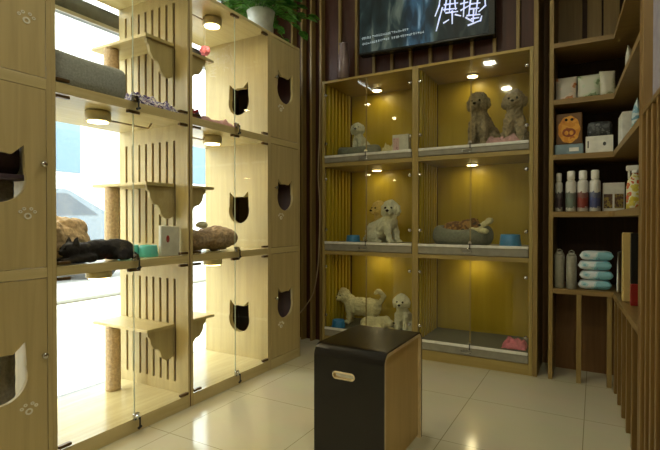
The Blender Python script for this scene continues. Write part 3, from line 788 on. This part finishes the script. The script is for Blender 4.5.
# ------------------------------------------------------------ plant and vase on the cabinets
t = thing('potted_plant', 'leafy green plant in a white pot on top of the cat cabinets', 'plant', (-1.90, 2.43, TOP))
bm = BM(); lathe(bm, [(.062, .0005), (.066, .004), (.088, .15), (.092, .165), (.086, .168), (.080, .15), (.07, .14)], (-1.90, 2.43, TOP), 28); part('pot', bm, 'pot', t, True)
bm = BM(); lathe(bm, [(.076, .138), (.05, .152), (.01, .156)], (-1.90, 2.43, TOP), 20); part('soil', bm, 'soil', t)
bs, bl = BM(), BM()
rnd = random.Random(3)
for i in range(105):
    a = rnd.uniform(0, 2*PI); el = rnd.uniform(-.15, 1.2); L = rnd.uniform(.12, .27)
    d = Vector((math.cos(a)*math.cos(el), math.sin(a)*math.cos(el)*1.25, math.sin(el)))
    p0 = Vector((-1.90+.04*math.cos(a), 2.43+.04*math.sin(a), TOP+.14))
    p1 = p0+Vector((0, 0, .05))+d*L*.5; p2 = p1+d*L*.5+Vector((0, 0, -.05*rnd.random()))
    tube(bs, [p0, p1, p2], .0022, 5)
    for k in range(3):
        c = p1.lerp(p2, k/2); dd = (d+Vector((rnd.uniform(-.7, .7), rnd.uniform(-.7, .7), rnd.uniform(-.6, .3)))).normalized()
        sd = dd.cross(Vector((0, 0, 1))).normalized(); up = sd.cross(dd); n = rnd.uniform(.06, .10)
        pts = [(0, 0), (.25, .30), (.55, .34), (.85, .16), (1, 0)]
        l = [bl.verts.new(c+dd*n*u+sd*n*w-up*n*.25*u*u+up*n*.1*w) for u, w in pts]
        m_ = [bl.verts.new(c+dd*n*u-up*n*.25*u*u) for u, w in pts[1:-1]]
        r_ = [bl.verts.new(c+dd*n*u-sd*n*w-up*n*.25*u*u+up*n*.1*w) for u, w in pts[1:-1]]
        bl.faces.new((l[0], m_[0], l[1])); bl.faces.new((l[0], r_[0], m_[0]))
        bl.faces.new((l[1], m_[0], m_[1], l[2])); bl.faces.new((m_[0], r_[0], r_[1], m_[1]))
        bl.faces.new((l[2], m_[1], m_[2], l[3])); bl.faces.new((m_[1], r_[1], r_[2], m_[2]))
        bl.faces.new((l[3], m_[2], l[4])); bl.faces.new((m_[2], r_[2], l[4]))
part('stems', bs, 'leaf', t); part('foliage', bl, 'leaf', t)
M['vase'] = mat('smoky_glass', (128, 110, 108), .12)
bm = BM(); lathe(bm, [(.034, .0005), (.042, .004), (.045, .06), (.040, .16), (.030, .22), (.028, .26), (.034, .265), (.024, .262), (.022, .22)], (-1.640, 3.085, DTOP), 20)
single('vase', bm, 'vase', 'tall smoky glass vase on the dog cabinet left of the television', 'vase', smooth=True)

# ------------------------------------------------------------ television
TVX0, TVY0, TVX1, TVY1, TVZ = -1.457, 2.977, -.547, 3.053, 2.112
TA = math.atan2(TVY1-TVY0, TVX1-TVX0); TW = math.hypot(TVX1-TVX0, TVY1-TVY0)
tv = thing('television', 'wall television showing a dark film title above the dog cabinets', 'television', (TVX0, TVY0, TVZ), TA)
TM = WM[tv.name]
def tbox(*a, **k):
    b = bx(*a, **k); b.transform(TM); return b
part('casing', tbox(0, TW, .002, .075, 0, .56, .006), 'bezel', tv)
part('screen', tbox(.008, TW-.040, -.001, .0015, .016, .550), 'screen', tv)
part('wall_bracket', tbox(TW*.4, TW*.6, .0755, .13, .15, .40), 'black', tv)
def tvp(px, py):
    """point of the picture measured on the photograph, in metres on the screen"""
    u = (px-358.2)/(495.3-358.2)
    u = u*(1+.0*(1-u))           # perspective of the receding screen
    bot = 55.7+(34-55.7)*((px-358.2)/137.1)
    return u*TW, (bot-py)*(.945/137.1)*(1.05-.12*u)
def strokes(lst, w, y):
    bm = BM()
    for pts in lst:
        P = [Vector((tvp(*p)[0], y, tvp(*p)[1])) for p in pts]
        for a, b in zip(P, P[1:]):
            d = (b-a).normalized(); s = Vector((-d.z, 0, d.x))*w
            a2, b2 = a-d*w*.7, b+d*w*.7
            q = [a2+s*.7, b2+s*.45, b2-s*.45, a2-s*.7]
            v = [bm.verts.new(x) for x in q]+[bm.verts.new(x+Vector((0, .001, 0))) for x in q]
            bm.faces.new(v[:4]); bm.faces.new(v[4:][::-1])
            for i in range(4): bm.faces.new((v[i], v[(i+1) % 4], v[4+(i+1) % 4], v[4+i]))
    bm.transform(TM); return bm
def z9(l): return [[(430+x/9.43, y/9.43) for x, y in s] for s in l]
chars = z9([[(135, -60), (120, 60), (85, 150)], [(150, 80), (125, 170), (95, 285)], [(170, 50), (285, 35)], [(165, 95), (275, 85)], [(225, -50), (215, 110)],
            [(185, 125), (285, 112)], [(240, 110), (240, 220)], [(165, 215), (205, 190)], [(270, 140), (312, 152)], [(188, 0), (172, 110)], [(262, 0), (270, 90)],
            [(318, 42), (375, 28)], [(350, -40), (340, 155)], [(320, 100), (385, 62)], [(405, -20), (388, 140)], [(468, -30), (450, 130)], [(400, 45), (480, 35)],
            [(398, 90), (470, 82)], [(365, 170), (420, 205)], [(385, 238), (488, 196), (498, 160)], [(525, -30), (530, 60), (478, 112)], [(430, 100), (425, 205)], [(375, 150), (480, 140)],
            [(412, 180), (470, 170)], [(150, -50), (290, -60)], [(380, -50), (500, -60)]])
part('title_lettering', strokes(chars, .0075, -.0025), 'scrwhite', tv, label='white brush-painted characters')
rr = random.Random(5); sub = []
for (xa, ya, xb, yb, n, bold) in ((361, 39.4, 371.5, 37.2, 5, 1), (373, 36.9, 412, 29.0, 17, 0), (361.5, 44.6, 392, 38.4, 14, 0), (394, 38.0, 428, 31.4, 15, 0)):
    for i in range(n):
        x = xa+(xb-xa)*(i+.2)/n; y = ya+(yb-ya)*(i+.2)/n; w = (xb-xa)/n*.62; h = 1.9
        for k in range(3+bold):
            if rr.random() < .5: yy = y-h*.5+h*rr.random(); sub.append([(x, yy), (x+w, yy-.15)])
            else: xx = x+w*rr.random(); sub.append([(xx, y-h*.55), (xx, y+h*.5)])
sub += [[(478+i*.8-12, 25.2-i*.12-.3), (478+i*.8-12, 24.2-i*.12-.3)] for i in range(0, 20)] if False else []
part('subtitle_lettering', strokes(sub, .0016, -.0025), 'scrgrey', tv, label='two rows of small pale characters')

# ------------------------------------------------------------ back wall slats
n = 4
for x in (-2.115, -2.022, -1.936, -1.848):
    struct('trim_%d' % n, bx(x-.009, x+.009, 3.10, 3.1595, 0, CEIL, .002), 'fin'); n += 1
for i in range(10):
    x = -1.70+.1415*i
    if -1.66 < x < -.5 or True:
        struct('trim_%d' % n, bx(x-.0105, x+.0105, 3.135, 3.1595, DTOP+.001 if x > -1.8 else 0, CEIL, .002), 'fin'); n += 1
struct('trim_%d' % n, bx(-.3265, -.300, YB-.002, 3.40, 0, CEIL, .002), 'fin'); n += 1
struct('trim_%d' % n, bx(-.2995, -.2405, 3.40, 3.42, 0, CEIL), 'brown'); n += 1

# cable hanging between the two rows of cabinets
bm = BM()
pts = [(-1.822, 3.05, 2.02), (-1.824, 3.045, 1.6), (-1.832, 3.04, 1.30), (-1.818, 3.04, 1.05), (-1.826, 3.04, .72), (-1.835, 3.03, .55), (-1.862, 3.02, .40), (-1.91, 2.99, .30), (-1.98, 2.95, .20), (-2.06, 2.92, .08), (-2.12, 2.90, .006)]
sp = []
for i in range(len(pts)-1):
    p0 = Vector(pts[max(i-1, 0)]); p1 = Vector(pts[i]); p2 = Vector(pts[i+1]); p3 = Vector(pts[min(i+2, len(pts)-1)])
    for k in range(6):
        q = k/6; sp.append(.5*((2*p1)+(-p0+p2)*q+(2*p0-5*p1+4*p2-p3)*q*q+(-p0+3*p1-3*p2+p3)*q**3))
sp.append(Vector(pts[-1])); tube(bm, sp, .004, 8)
single('power_cable', bm, 'cable', 'beige cable hanging down in the gap between cat and dog cabinets', 'cable', smooth=True)

# ------------------------------------------------------------ right-hand corner shelves
O = Vector((.088, YB, 0)); AN = math.atan2(.0571, .9984)
RT = Matrix.Translation(O) @ Matrix.Rotation(AN, 4, 'Z')   # local x = into the wall, local y = along it (negative = towards the camera)
def RP(a, b, z): return RT @ Vector((b, -a, z))
def rbx(a0, a1, b0, b1, z0, z1, bev=0):
    b = BM(); box(b, b0, b1, -a1, -a0, z0, z1, bev); b.transform(RT); return b
cs = thing('corner_shelf_unit', 'brown wooden corner shelving with pet supplies on the right', 'shelf', (.15, 3.2, 0))
AE = .955; DB = .33
part('side_panel', bx(-.240, -.217, YB, 3.45, 0, CEIL-.001, .001), 'fin', cs)
bm = BM(); box(bm, -.2165, .455, 3.44, 3.455, 0, CEIL-.001); part('back_panel', bm, 'shelfback', cs)
part('back_panel', rbx(-.36, AE+.02, DB, DB+.015, 0, CEIL-.001), 'shelfback', cs)
def L_shelf(z0, z1, fillet=0, m='shelf'):
    cor = []
    if fillet:
        c = Vector((.088-fillet, YB-fillet)); q = RP(fillet*1.0, 0, 0)
        c0 = Vector((.088-fillet, YB)); c2 = Vector((q.x, q.y)); c1 = Vector((.088, YB))
        for k in range(9):
            s = k/8; p = c0*(1-s)**2+c1*2*s*(1-s)+c2*s*s; cor.append((p.x, p.y))
    else: cor = [(.088, YB)]
    e = RP(AE, 0, 0); e2 = RP(AE, DB-.001, 0); e3 = RP(-.352, DB-.001, 0)
    pts = [(-.2165, YB)]+cor+[(e.x, e.y), (e2.x, e2.y), (e3.x, 3.439), (-.2165, 3.439)]
    bm = BM(); prism(bm, pts, [], lambda a, b, c: (a, b, z0+c), z1-z0)
    return part('shelf', bm, m, cs)
SH = ((.515, .543), (.968, 1.0), (1.306, 1.336), (1.630, 1.660), (1.965, 1.992))
for i, (a, b) in enumerate(SH): L_shelf(a, b, .10 if i == 1 else 0)
for x0_, x1_, y_ in ((-.2165, -.078, 3.425), (-.050, .030, 3.405), (.040, .125, 3.385)): part('upper_board', bx(x0_, x1_, y_, y_+.014, 1.9925, CEIL-.001, .001), 'fin', cs)
part('post', bx(-.091, -.066, YB+.001, YB+.05, 0, SH[0][0]-.0005, .001), 'fin', cs)
part('post', bx(.062, .087, YB+.001, YB+.05, 0, SH[0][0]-.0005, .001), 'fin', cs)
part('base_panel', bx(-.2165, .30, 3.33, 3.345, 0, SH[0][0]-.0005), 'brown', cs)
part('end_panel', rbx(AE+.0005, AE+.024, .0, DB, 0, CEIL-.001, .001), 'finr', cs)
part('base_panel', rbx(.05, AE, .115, .13, 0, SH[0][0]-.0005), 'brown', cs)
for k in range(5):
    a = .06+.175*k
    part('slat', rbx(a, a+.028, 0.002, .112, 0, SH[0][0]-.0005, .002), 'finr', cs)
    part('slat', rbx(a+.0875, a+.1155, 0.03, .112, 0, SH[0][0]-.0005, .002), 'finr', cs)
# slatted wainscot nearer to the camera, grey wall above it
a = AE+.026
struct('trim_40', rbx(a, a+.05, .0, .040, 0, CEIL, .003), 'finr')
struct('trim_41', rbx(a+.052, 5.6, .022, .030, 0, 1.33), 'finr')
struct('trim_42', rbx(a+.052, 5.6, .0, .030, 1.331, 1.350, .002), 'finr')
struct('wall_right', rbx(a+.052, 5.7, .0305, .18, 0, CEIL), 'greywall')
k = 43
y = a+.12
while y < 3.4:
    struct('trim_%d' % k, rbx(y, y+.030, .002, .0215, 0, 1.3305, .002), 'finr'); k += 1; y += .098

# --- goods on the shelves
def pouch(name, label, cat, x, y, z, w, h, d, m, rz=0, lean=0, group=None, T=None):
    bm = BM(); nx, nz = 14, 16; F, Bk = [], []
    for side in (1, -1):
        g = []
        for i in range(nx+1):
            row = []
            for j in range(nz+1):
                u, v = i/nx*2-1, j/nz
                t_ = max(0, 1-abs(u)**3)**.6*(1-v**3)**.8*(.9 if v < .05 else 1)
                if j == nz: t_ = .03
                if v == 0: t_ = max(t_, .25)*max(.05, 1-abs(u)**6)
                wob = 1+.06*noise.noise(Vector((u*2+x*9, v*3, z)))
                row.append(bm.verts.new((u*w/2*(1-.04*math.sin(v*PI)), -side*d/2*max(.02, t_)*wob, v*h)))
            g.append(row)
        (F if side == 1 else Bk).append(g)
    for g in (F[0], Bk[0]):
        for i in range(nx):
            for j in range(nz): bm.faces.new((g[i][j], g[i+1][j], g[i+1][j+1], g[i][j+1]))
    a, b = F[0], Bk[0]
    per = [(i, 0) for i in range(nx)]+[(nx, j) for j in range(nz)]+[(i, nz) for i in range(nx, 0, -1)]+[(0, j) for j in range(nz, 0, -1)]
    for q in range(len(per)):
        i, j = per[q]; i2, j2 = per[(q+1) % len(per)]
        bm.faces.new((a[i][j], b[i][j], b[i2][j2], a[i2][j2]))
    bm.transform(Matrix.Translation((x, y, z+.005)) @ Matrix.Rotation(R(rz), 4, 'Z') @ Matrix.Rotation(R(lean), 4, 'X'))
    return single(name, bm, m, label, cat, group, True)
M['bag1'] = blotch('orange_treat_print', [(206, 200, 186), (222, 206, 190), (196, 132, 84), (140, 92, 60)], 13, .45, pos=(0, .50, .57, .66))
M['bag2'] = blotch('green_treat_print', [(208, 208, 190), (196, 206, 180), (128, 150, 110), (84, 100, 78)], 13, .45, pos=(0, .50, .57, .66))
M['bag3'] = blotch('olive_treat_print', [(212, 208, 190), (204, 202, 176), (160, 160, 120), (110, 110, 80)], 13, .45, pos=(0, .50, .57, .66))
S4 = SH[3][1]; yf = 3.11
pouch('treat_bag', 'white treat bag with orange print, leftmost on the upper stocked shelf', 'bag', -.155, yf+.03, S4, .115, .145, .05, 'bag1', 0, -8, 'treat bags on the upper shelf')
pouch('treat_bag', 'white treat bag with green print, middle of the upper stocked shelf', 'bag', -.035, yf+.02, S4, .120, .140, .05, 'bag2', 0, -8, 'treat bags on the upper shelf')
pouch('treat_bag', 'pale treat bag with olive print at the inner corner of the upper shelf', 'bag', .062, yf+.03, S4, .085, .150, .05, 'bag3', 20, -6, 'treat bags on the upper shelf')
p = RP(.27, .055, 0)
pouch('treat_bag', 'white treat bag standing on the side arm of the upper shelf', 'bag', p.x, p.y, S4, .09, .155, .05, 'bag3', 75, -4, 'treat bags on the upper shelf')
# shelf 3
S3 = SH[2][1]
bm = bx(-.212, -.062, yf-.02, yf+.12, S3+.0005, S3+.062, .004)
M['paleblue'] = mat('pale_blue_card', (128, 150, 160), .6)
t = thing('display_box', 'pale blue box with a white label under the orange animal-face pack', 'box', (-.137, yf+.05, S3))
part('box_body', bm, 'paleblue', t); part('price_label', bx(-.135, -.085, yf-.0225, yf-.0205, S3+.018, S3+.040), 'white', t)
t = thing('feed_pack', 'dark pack printed with an orange animal face on the pale blue box', 'package', (-.137, yf+.05, S3+.0625))
z0 = S3+.0625
M['darkolive'] = mat('dark_pack', (110, 74, 34), .5); M['orange'] = blotch('orange_print', [(200, 120, 24), (214, 140, 30), (226, 160, 50), (190, 104, 20)], 22); M['deeporange'] = mat('deep_orange_print', (140, 64, 16), .5)
part('pack_body', bx(-.207, -.067, yf+.0, yf+.09, z0+.0005, z0+.185, .006), 'darkolive', t)
def disc(cx, cz, rx, rz, y, th=.0012, n=28, wav=0):
    b = BM(); prism(b, [(cx+rx*(1+wav*math.cos(9*2*PI*i/n))*math.cos(2*PI*i/n), cz+rz*(1+wav*math.cos(9*2*PI*i/n))*math.sin(2*PI*i/n)) for i in range(n)], [], lambda a, b_, c: (a, y-c, b_), th); return b
face = part('printed_face', disc(-.137, z0+.088, .058, .080, yf-.0005, .0012, 54, .03), 'orange', t)
for cx in (-.152, -.122): part('printed_eye', disc(cx, z0+.146, .008, .008, yf-.002), 'eye', face)
part('printed_muzzle', disc(-.137, z0+.070, .036, .026, yf-.002), 'deeporange', face)
for cx in (-.150, -.124): part('printed_cheek', disc(cx, z0+.068, .011, .013, yf-.0035), 'orange', face)
M['darkgrey'] = blotch('dark_grey_print', [(58, 62, 64), (80, 84, 86), (52, 54, 58), (104, 108, 108)], 30)
t = thing('carton', 'white carton with small dark marks in the middle of the packed shelf', 'box', (.022, yf+.05, S3))
part('box_body', bx(-.050, .088, yf-.02, yf+.11, S3+.0005, S3+.098, .003), 'paper', t)
part('printed_mark', bx(-.040, -.034, yf-.0222, yf-.0206, S3+.03, S3+.07), 'black', t); part('printed_mark', disc(.045, S3+.05, .008, .011, yf-.0206), 'darkgrey', t)
bmx = BM(); box(bmx, -.042, .084, yf-.005, yf+.08, S3+.0995, S3+.185, .02)
for v in bmx.verts: v.co.z += .012*noise.noise(v.co*22) if v.co.z > S3+.15 else 0
single('dark_package', bmx, 'darkgrey', 'dark grey package lying on the middle white carton', 'package', smooth=True)
p = RP(.16, .03, 0)
t = thing('carton', 'tall white carton at the inner corner of the packed shelf', 'box', (p.x, p.y, S3))
part('box_body', rbx(.06, .24, .016, .13, S3+.0005, S3+.170, .003), 'paper', t)
p = RP(.45, .065, 0)
M['bluewhite'] = blotch('blue_white_print', [(200, 206, 200), (120, 160, 176), (186, 196, 196), (86, 130, 150)], 24)
pouch('treat_bag', 'blue and white bag on the packed shelf right before the slatted post', 'bag', p.x, p.y, S3, .12, .17, .06, 'bluewhite', 85, -3)
# shelf 2 : spray cans
S2 = SH[1][1]
def can(x, y, lab, m, r=.024, h=.235, group='spray cans on the middle shelf', capm='white'):
    t = thing('spray_can', lab, 'spray can', (x, y, S2), group=group)
    bm = BM(); lathe(bm, [(r*.9, .0005), (r, .004), (r, h*.66), (r*.96, h*.72), (r*.62, h*.78)], (x, y, S2), 24); part('can_body', bm, m, t, True)
    bm = BM(); lathe(bm, [(r*1.01, h*.20), (r*1.01, h*.56)], (x, y, S2), 24, cap=False)
    lathe(bm, [(r*.60, h*.783), (r*.74, h*.80), (r*.72, h*.98), (r*.55, h)], (x, y, S2), 20) if False else None
    bm.free()
    bm = BM(); lathe(bm, [(r*.58, h*.782), (r*.74, h*.80), (r*.72, h*.98), (r*.55, h)], (x, y, S2), 20); part('cap', bm, capm, t, True)
    return t
def can_mat(name, c):
    m, nt, b = new_mat(name)
    tc = nt.nodes.new('ShaderNodeTexCoord'); sx = nt.nodes.new('ShaderNodeSeparateXYZ'); r = nt.nodes.new('ShaderNodeValToRGB'); r.color_ramp.interpolation = 'CONSTANT'
    mr = nt.nodes.new('ShaderNodeMapRange'); mr.inputs['From Max'].default_value = .24
    n_ = nt.nodes.new('ShaderNodeTexNoise'); n_.inputs['Scale'].default_value = 60; ad = nt.nodes.new('ShaderNodeMath'); ad.operation = 'MULTIPLY_ADD'; ad.inputs[1].default_value = .22; 
    e = r.color_ramp.elements; e[0].position = 0; e[0].color = lin((206, 204, 194))+(1,); e[1].position = .20; e[1].color = lin(c)+(1,)
    x = e.new(.44); x.color = lin((c[0]//2+60, c[1]//2+60, c[2]//2+60))+(1,); x = e.new(.58); x.color = lin((208, 206, 198))+(1,)
    nt.links.new(tc.outputs['Object'], sx.inputs['Vector']); nt.links.new(sx.outputs['Z'], mr.inputs['Value'])
    nt.links.new(tc.outputs['Object'], n_.inputs['Vector']); nt.links.new(n_.outputs['Fac'], ad.inputs[0]); nt.links.new(mr.outputs['Result'], ad.inputs[2])
    nt.links.new(ad.outputs['Value'], r.inputs['Fac']); nt.links.new(r.outputs['Color'], b.inputs['Base Color']); b.inputs['Roughness'].default_value = .3
    M[name] = m; return name
can(-.190, yf+.02, 'slim white spray can with dark label, leftmost on the middle shelf', can_mat('can_dark', (72, 60, 66)), .021, .232)
can(-.125, yf+.0, 'white spray can with grey-green label, second on the middle shelf', can_mat('can_green', (120, 134, 124)), .029, .240)
can(-.063, yf+.0, 'white spray can with red label, third on the middle shelf', can_mat('can_red', (140, 62, 54)), .029, .240)
can(-.001, yf+.0, 'white spray can with blue label next to the twin carton', can_mat('can_blue', (76, 84, 130)), .029, .240)
t = thing('carton', 'white twin carton with dark printed panels on the middle shelf', 'box', (.092, yf+.06, S2))
part('box_body', bx(.038, .146, yf+.03, yf+.09, S2+.0005, S2+.165, .002), 'paper', t)
M['panelprint'] = blotch('brown_panel_print', [(70, 52, 44), (96, 70, 50), (150, 130, 60), (60, 40, 36)], 50)
for a, b in ((.043, .087), (.097, .141)): part('printed_panel', bx(a, b, yf+.0282, yf+.0296, S2+.018, S2+.100), 'panelprint', t)
p = RP(.36, .060, 0); sx_, sy_ = p.x+.0, p.y
t = thing('spray_bottle', 'yellow spray bottle with a white trigger at the end of the middle shelf', 'bottle', (sx_, sy_, S2))
M['yellow'] = blotch('yellow_label', [(196, 176, 50), (206, 190, 70), (220, 216, 180), (200, 90, 40), (150, 150, 60)], 26)
bm = BM(); lathe(bm, [(.034, .0005), (.037, .005), (.037, .11), (.030, .145), (.014, .17), (.014, .185)], (sx_, sy_, S2), 22, 1, .7); part('bottle_body', bm, 'yellow', t, True)
bm = BM(); box(bm, sx_-.038, sx_+.022, sy_-.012, sy_+.012, S2+.190, S2+.216, .005); box(bm, sx_-.030, sx_-.020, sy_-.006, sy_+.006, S2+.150, S2+.192, .002); lathe(bm, [(.015, .178), (.015, .193)], (sx_, sy_, S2), 14)
part('trigger', bm, 'white', t)
# shelf 1
S1 = SH[0][1]
M['canister'] = mat('grey_white_canister', (150, 148, 134), .4, scale=60)
for x, h, lab in ((-.184, .228, 'grey-white canister, left one of the two on the low shelf'), (-.120, .222, 'grey-white canister between the other canister and the wipe packs')):
    t = thing('canister', lab, 'canister', (x, yf, S1), group='canisters on the low shelf')
    bm = BM(); lathe(bm, [(.025, .0005), (.028, .004), (.028, h*.84), (.026, h*.88)], (x, yf, S1), 24); part('canister_body', bm, 'canister', t, True)
    bm = BM(); lathe(bm, [(.024, h*.883), (.024, h*.92), (.013, h*.93), (.013, h*.96)], (x, yf, S1), 20)
    tube(bm, [(x-.016, yf, S1+h*.92), (x-.013, yf, S1+h*.99), (x, yf, S1+h*1.02), (x+.013, yf, S1+h*.99), (x+.016, yf, S1+h*.92)], .003, 6); part('cap', bm, 'canister', t, True)
M['wipes'] = blotch('blue_wipes_print', [(212, 220, 224), (170, 206, 214), (120, 176, 192), (104, 140, 168)], 13, .45, pos=(0, .50, .57, .66))
def wipes(x, y, z, w, d, h, lab, sd):
    bm = BM(); nx, ny = 16, 12; g = {}
    for s in (1, -1):
        for i in range(nx+1):
            for j in range(ny+1):
                u, v = i/nx*2-1, j/ny*2-1
                th = (max(0, 1-abs(u)**5)**.5)*(max(0, 1-abs(v)**5)**.5)
                k = .5+.5*s*th*(.97)+(.04*noise.noise(Vector((u*3+sd, v*3, s)))*th if s > 0 else 0)
                g[s, i, j] = bm.verts.new((x+u*w/2, y+v*d/2, z+h*k))
        for i in range(nx):
            for j in range(ny): bm.faces.new((g[s, i, j], g[s, i+1, j], g[s, i+1, j+1], g[s, i, j+1]))
    bmesh.ops.remove_doubles(bm, verts=bm.verts[:], dist=.0004)
    return single('wipes_pack', bm, 'wipes', lab, 'package', 'stack of blue and white packs', True)
labs = ['blue and white pack at the bottom of the stack on the low shelf', 'blue and white pack second from the bottom of the stack', 'blue and white pack second from the top of the stack', 'blue and white pack on top of the stack on the low shelf']
for i in range(4): wipes(.004+(.004 if i % 2 else -.004), yf+.04, S1+.001+.0565*i, .172, .12, .056, labs[i], i*3)
p = RP(.20, .03, 0)
pouch('white_bag', 'thin white bag leaning between the packs and the brown board', 'bag', .122, yf-.02, S1, .13, .225, .02, 'paper', 80, 0)
bm = rbx(.30, .335, .012, .060, S1+.001, S1+.345, .006)
single('wooden_board', bm, 'stool_ply', 'upright tan wooden board on the side arm of the low shelf', 'board')
t = thing('book', 'dark book with a red lower cover beside the tan board', 'book', tuple(RP(.45, .05, S1)))
part('cover', rbx(.42, .445, .035, .20, S1+.105, S1+.345, .003), 'black', t); part('cover_band', rbx(.42, .445, .035, .20, S1+.001, S1+.1045, .003), 'red', t, label='red lower cover')

# ------------------------------------------------------------ bent plywood stool
sx0, sx1, sy0, sy1, sh = -.950, -.656, 1.545, 1.970, .467
st = thing('stool', 'black bent-plywood stool with a slot handle standing on the tiles', 'stool', ((sx0+sx1)/2, (sy0+sy1)/2, 0))
def stool_profile(off, r):
    """inverted U seen from the side, in (y,z)"""
    y0, y1, zt = sy0+off, sy1-off, sh-off
    p = [(y0, 0.0)]
    for k in range(11):
        a = PI-PI/2*k/10; p.append((y0+r+r*math.cos(a), zt-r+r*math.sin(a)))
    for k in range(11):
        a = PI/2-PI/2*k/10; p.append((y1-r+r*math.cos(a), zt-r+r*math.sin(a)))
    p.append((y1, 0.0)); return p
def shell(x0, x1, o0, r0, o1, r1):
    a, b = stool_profile(o0, r0), stool_profile(o1, r1)
    bm = BM()
    rings = [[(x0, *q) for q in a], [(x1, *q) for q in a], [(x1, *q) for q in b], [(x0, *q) for q in b]]
    V = [[bm.verts.new(p) for p in r] for r in rings]
    for k in range(4):
        A, B = V[k], V[(k+1) % 4]
        for i in range(len(A)-1): bm.faces.new((A[i], A[i+1], B[i+1], B[i]))
    for i in (0, -1): bm.faces.new([V[k][i] for k in range(4)])
    bmesh.ops.recalc_face_normals(bm, faces=bm.faces[:])
    return bm
def boolean_slot(bm):
    me = bpy.data.meshes.new('t1'); bm.to_mesh(me); bm.free(); o = bpy.data.objects.new('t1', me); COL.objects.link(o)
    hx0, hx1, hz = -.865, -.775, .362
    c = BM(); r = .012; pts = []
    for k in range(9): a = -PI/2+PI*k/8; pts.append((hx1-r+r*math.cos(a), hz+r*math.sin(a)))
    for k in range(9): a = PI/2+PI*k/8; pts.append((hx0+r+r*math.cos(a), hz+r*math.sin(a)))
    prism(c, pts, [], lambda a, b, q: (a, sy0-.05+q, b), .12)
    mc = bpy.data.meshes.new('t2'); c.to_mesh(mc); c.free(); oc = bpy.data.objects.new('t2', mc); COL.objects.link(oc)
    md = o.modifiers.new('b', 'BOOLEAN'); md.object = oc; md.operation = 'DIFFERENCE'; md.solver = 'EXACT'
    dg = bpy.context.evaluated_depsgraph_get(); dg.update()
    me2 = bpy.data.meshes.new_from_object(o.evaluated_get(dg)); out = BM(); out.from_mesh(me2)
    bpy.data.objects.remove(o); bpy.data.objects.remove(oc)
    for q in (me, mc, me2): bpy.data.meshes.remove(q)
    return out
out = boolean_slot(shell(sx0, sx1, 0, .045, .007, .038)); part('outer_veneer', out, 'stool_top', st)
inn = boolean_slot(shell(sx0, sx1-.0005, .0072, .0378, .020, .026)); part('plywood_shell', inn, 'plyedge', st)
# rim of the slot
bm = BM(); pts = []
hx0, hx1, hz, r = -.865, -.775, .362, .012
for k in range(9): a = -PI/2+PI*k/8; pts.append((hx1-r+r*math.cos(a), sy0-.001, hz+r*math.sin(a)))
for k in range(9): a = PI/2+PI*k/8; pts.append((hx0+r+r*math.cos(a), sy0-.001, hz+r*math.sin(a)))
tube(bm, pts+[pts[0]], .0032, 6); part('slot_rim', bm, 'plyedge', st, True)
# recessed light wood side closing the lower body towards the back leg
part('side_board', bx(sx1-.030, sx1-.012, sy0+.0205, sy1-.0205, .012, sh-.0205), 'stool_ply', st, label='light plywood side board')

# ------------------------------------------------------------ ceiling lights
LP = [(-1.17, .0, .45), (-1.17, -1.3, .8), (.15, .3, 1.15), (.2, -1.3, 1.0), (-.9, 1.7, .75)]
for x, y, pw in LP:
    t = thing('ceiling_light', 'round ceiling downlight over the floor, reflected in the dog cabinet glass', 'light', (x, y, CEIL), group='ceiling downlights')
    bm = BM(); lathe(bm, [(.085, -.0005), (.085, -.010), (.070, -.014)], (x, y, CEIL), 28); part('light_ring', bm, 'white', t, True)
    bm = BM(); lathe(bm, [(.066, -.0155), (.066, -.018)], (x, y, CEIL), 28); part('lamp_disc', bm, 'lampc', t)
    la = bpy.data.lights.new('ceiling_glow', 'AREA'); la.shape = 'DISK'; la.size = .14; la.energy = pw*9.0; la.color = (.98, .95, .70)
    lo = bpy.data.objects.new('ceiling_glow', la); COL.objects.link(lo); lo.location = (x, y, CEIL-.022)

# ------------------------------------------------------------ daylight, camera
w = bpy.data.worlds.new('daylight'); bpy.context.scene.world = w; w.use_nodes = True
bg = w.node_tree.nodes['Background']; bg.inputs['Color'].default_value = (.93, .97, 1, 1); bg.inputs['Strength'].default_value = 9.5
po = bpy.data.lights.new('window_portal', 'AREA'); po.shape = 'RECTANGLE'; po.size = 1.8; po.size_y = 2.6; po.cycles.is_portal = True
oo = bpy.data.objects.new('window_portal', po); COL.objects.link(oo); oo.location = (-2.45, 1.51, 1.31); oo.rotation_euler = (0, R(-90), 0)

cam = bpy.data.cameras.new('camera'); co = bpy.data.objects.new('camera', cam); COL.objects.link(co)
cam.sensor_width = 36; cam.lens = 36*466/660; cam.clip_start = .05
yaw = math.atan(265/466); pitch = -math.atan(5/466)
co.location = (0, 0, .95); co.rotation_euler = (R(90)+pitch, 0, yaw)
sc = bpy.context.scene; sc.camera = co
sc.view_settings.view_transform = 'Standard'; sc.view_settings.look = 'None'; sc.view_settings.exposure = 0; sc.view_settings.gamma = 1
sc.cycles.max_bounces = 8; sc.cycles.transparent_max_bounces = 16
sc.cycles.caustics_reflective = False; sc.cycles.caustics_refractive = False; sc.cycles.sample_clamp_indirect = 5
